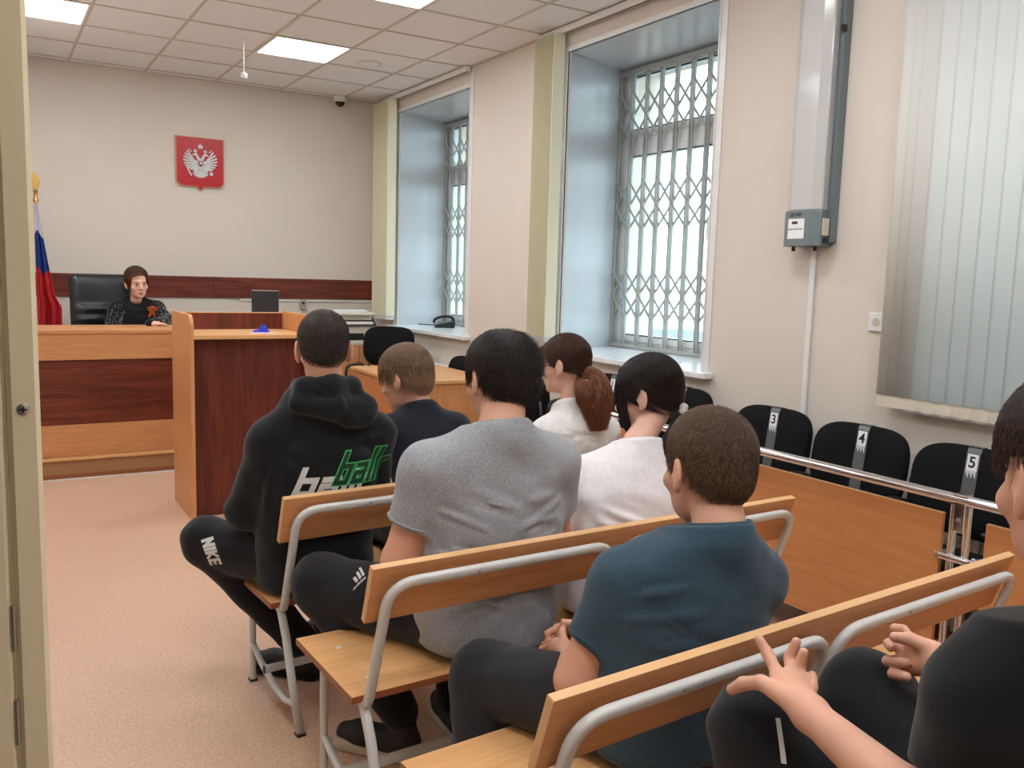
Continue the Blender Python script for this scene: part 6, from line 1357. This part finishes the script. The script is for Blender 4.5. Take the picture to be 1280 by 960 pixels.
# ribbon bow on her chest
orange = mat('orange_ribbon', srgb(214, 92, 40), 0.6); 
rb = MB(); bc_ = np.array([1.168, 7.50, 1.165])
def rstrip(pts, w):
    pts = [np.array(p, float) for p in pts]; o = len(rb.v)
    for i, p in enumerate(pts):
        a = pts[max(i - 1, 0)]; b = pts[min(i + 1, len(pts) - 1)]; d = (b - a); d /= np.linalg.norm(d); nn = np.cross(d, [0, 1, 0]) * w / 2
        for y in (0, 0.0015): rb.v += [tuple(p + nn + [0, y, 0]), tuple(p - nn + [0, y, 0])]
    for i in range(len(pts) - 1):
        a = o + 4 * i; rb.f += [(a, a + 1, a + 5, a + 4), (a + 2, a + 6, a + 7, a + 3), (a, a + 4, a + 6, a + 2), (a + 1, a + 3, a + 7, a + 5)]
loop = lambda cx, cz, sx: [(cx, -0.004, cz), (cx + sx * 0.018, -0.014, cz + 0.016), (cx + sx * 0.036, -0.010, cz + 0.008), (cx + sx * 0.03, -0.004, cz - 0.008), (cx, -0.002, cz)]
for p in (loop(0, 0, 1), loop(0, 0, -1), [(0, -0.006, 0), (0.008, -0.008, 0.02), (-0.006, -0.01, 0.024), (0, -0.006, 0)], [(0, -0.006, 0), (-0.018, -0.005, -0.035), (-0.03, -0.004, -0.062)], [(0, -0.005, 0), (0.006, -0.006, -0.035), (0.012, -0.004, -0.060)]): rstrip(p, 0.018)
ro = obj('ribbon_bow', rb, orange, g8, loc=tuple(bc_ - np.array(o8)))
rb2 = rb; rb = MB()
for p in (loop(0, 0, 1), loop(0, 0, -1), [(0, -0.006, 0), (-0.018, -0.005, -0.035), (-0.03, -0.004, -0.062)], [(0, -0.005, 0), (0.006, -0.006, -0.035), (0.012, -0.004, -0.060)]):
    for off in (-0.0045, 0.0045): rstrip([(q[0] + off * (abs(q[2]) > 0.03), q[1] - 0.0012, q[2] + off * (abs(q[2]) <= 0.03)) for q in p], 0.0028)
obj('ribbon_stripe', rb, M['ink'], ro)
# pale dots on the sleeves
dm = MB(); rr_ = random.Random(4); Pd = []
for A_ in S8['arms']:
    for k in range(170):
        t_ = rr_.random(); a = np.array(A_['p'][0]); b = np.array(A_['p'][1]); c = np.array(A_['p'][2]); q = a + (b - a) * t_ if rr_.random() < .6 else b + (c - b) * t_ * 0.5
        an = rr_.uniform(0, 6.28); Pd.append(q + np.array([math.cos(an) * 0.045, -0.16, 0.06 * math.sin(an)]))
Pd = np.array(Pd, F4); D8 = V3((0, 1, 0)); Q8 = Pd.copy()
for _ in range(40): Q8 = Q8 + D8 * np.clip(f8(Q8) - 0.003, -0.02, 0.02)[:, None]
ok = np.abs(f8(Q8) - 0.003) < 0.002
for q in Q8[ok]:
    r = 0.0022; q = q - np.array(o8); dm.add([(q[0] - r, q[1], q[2]), (q[0], q[1], q[2] - r), (q[0] + r, q[1], q[2]), (q[0], q[1], q[2] + r), (q[0], q[1] - r, q[2])], [(0, 1, 4), (1, 2, 4), (2, 3, 4), (3, 0, 4), (0, 3, 2, 1)])
tag(obj('sleeve_dots', dm, WHITEPR, g8), kind='stuff')
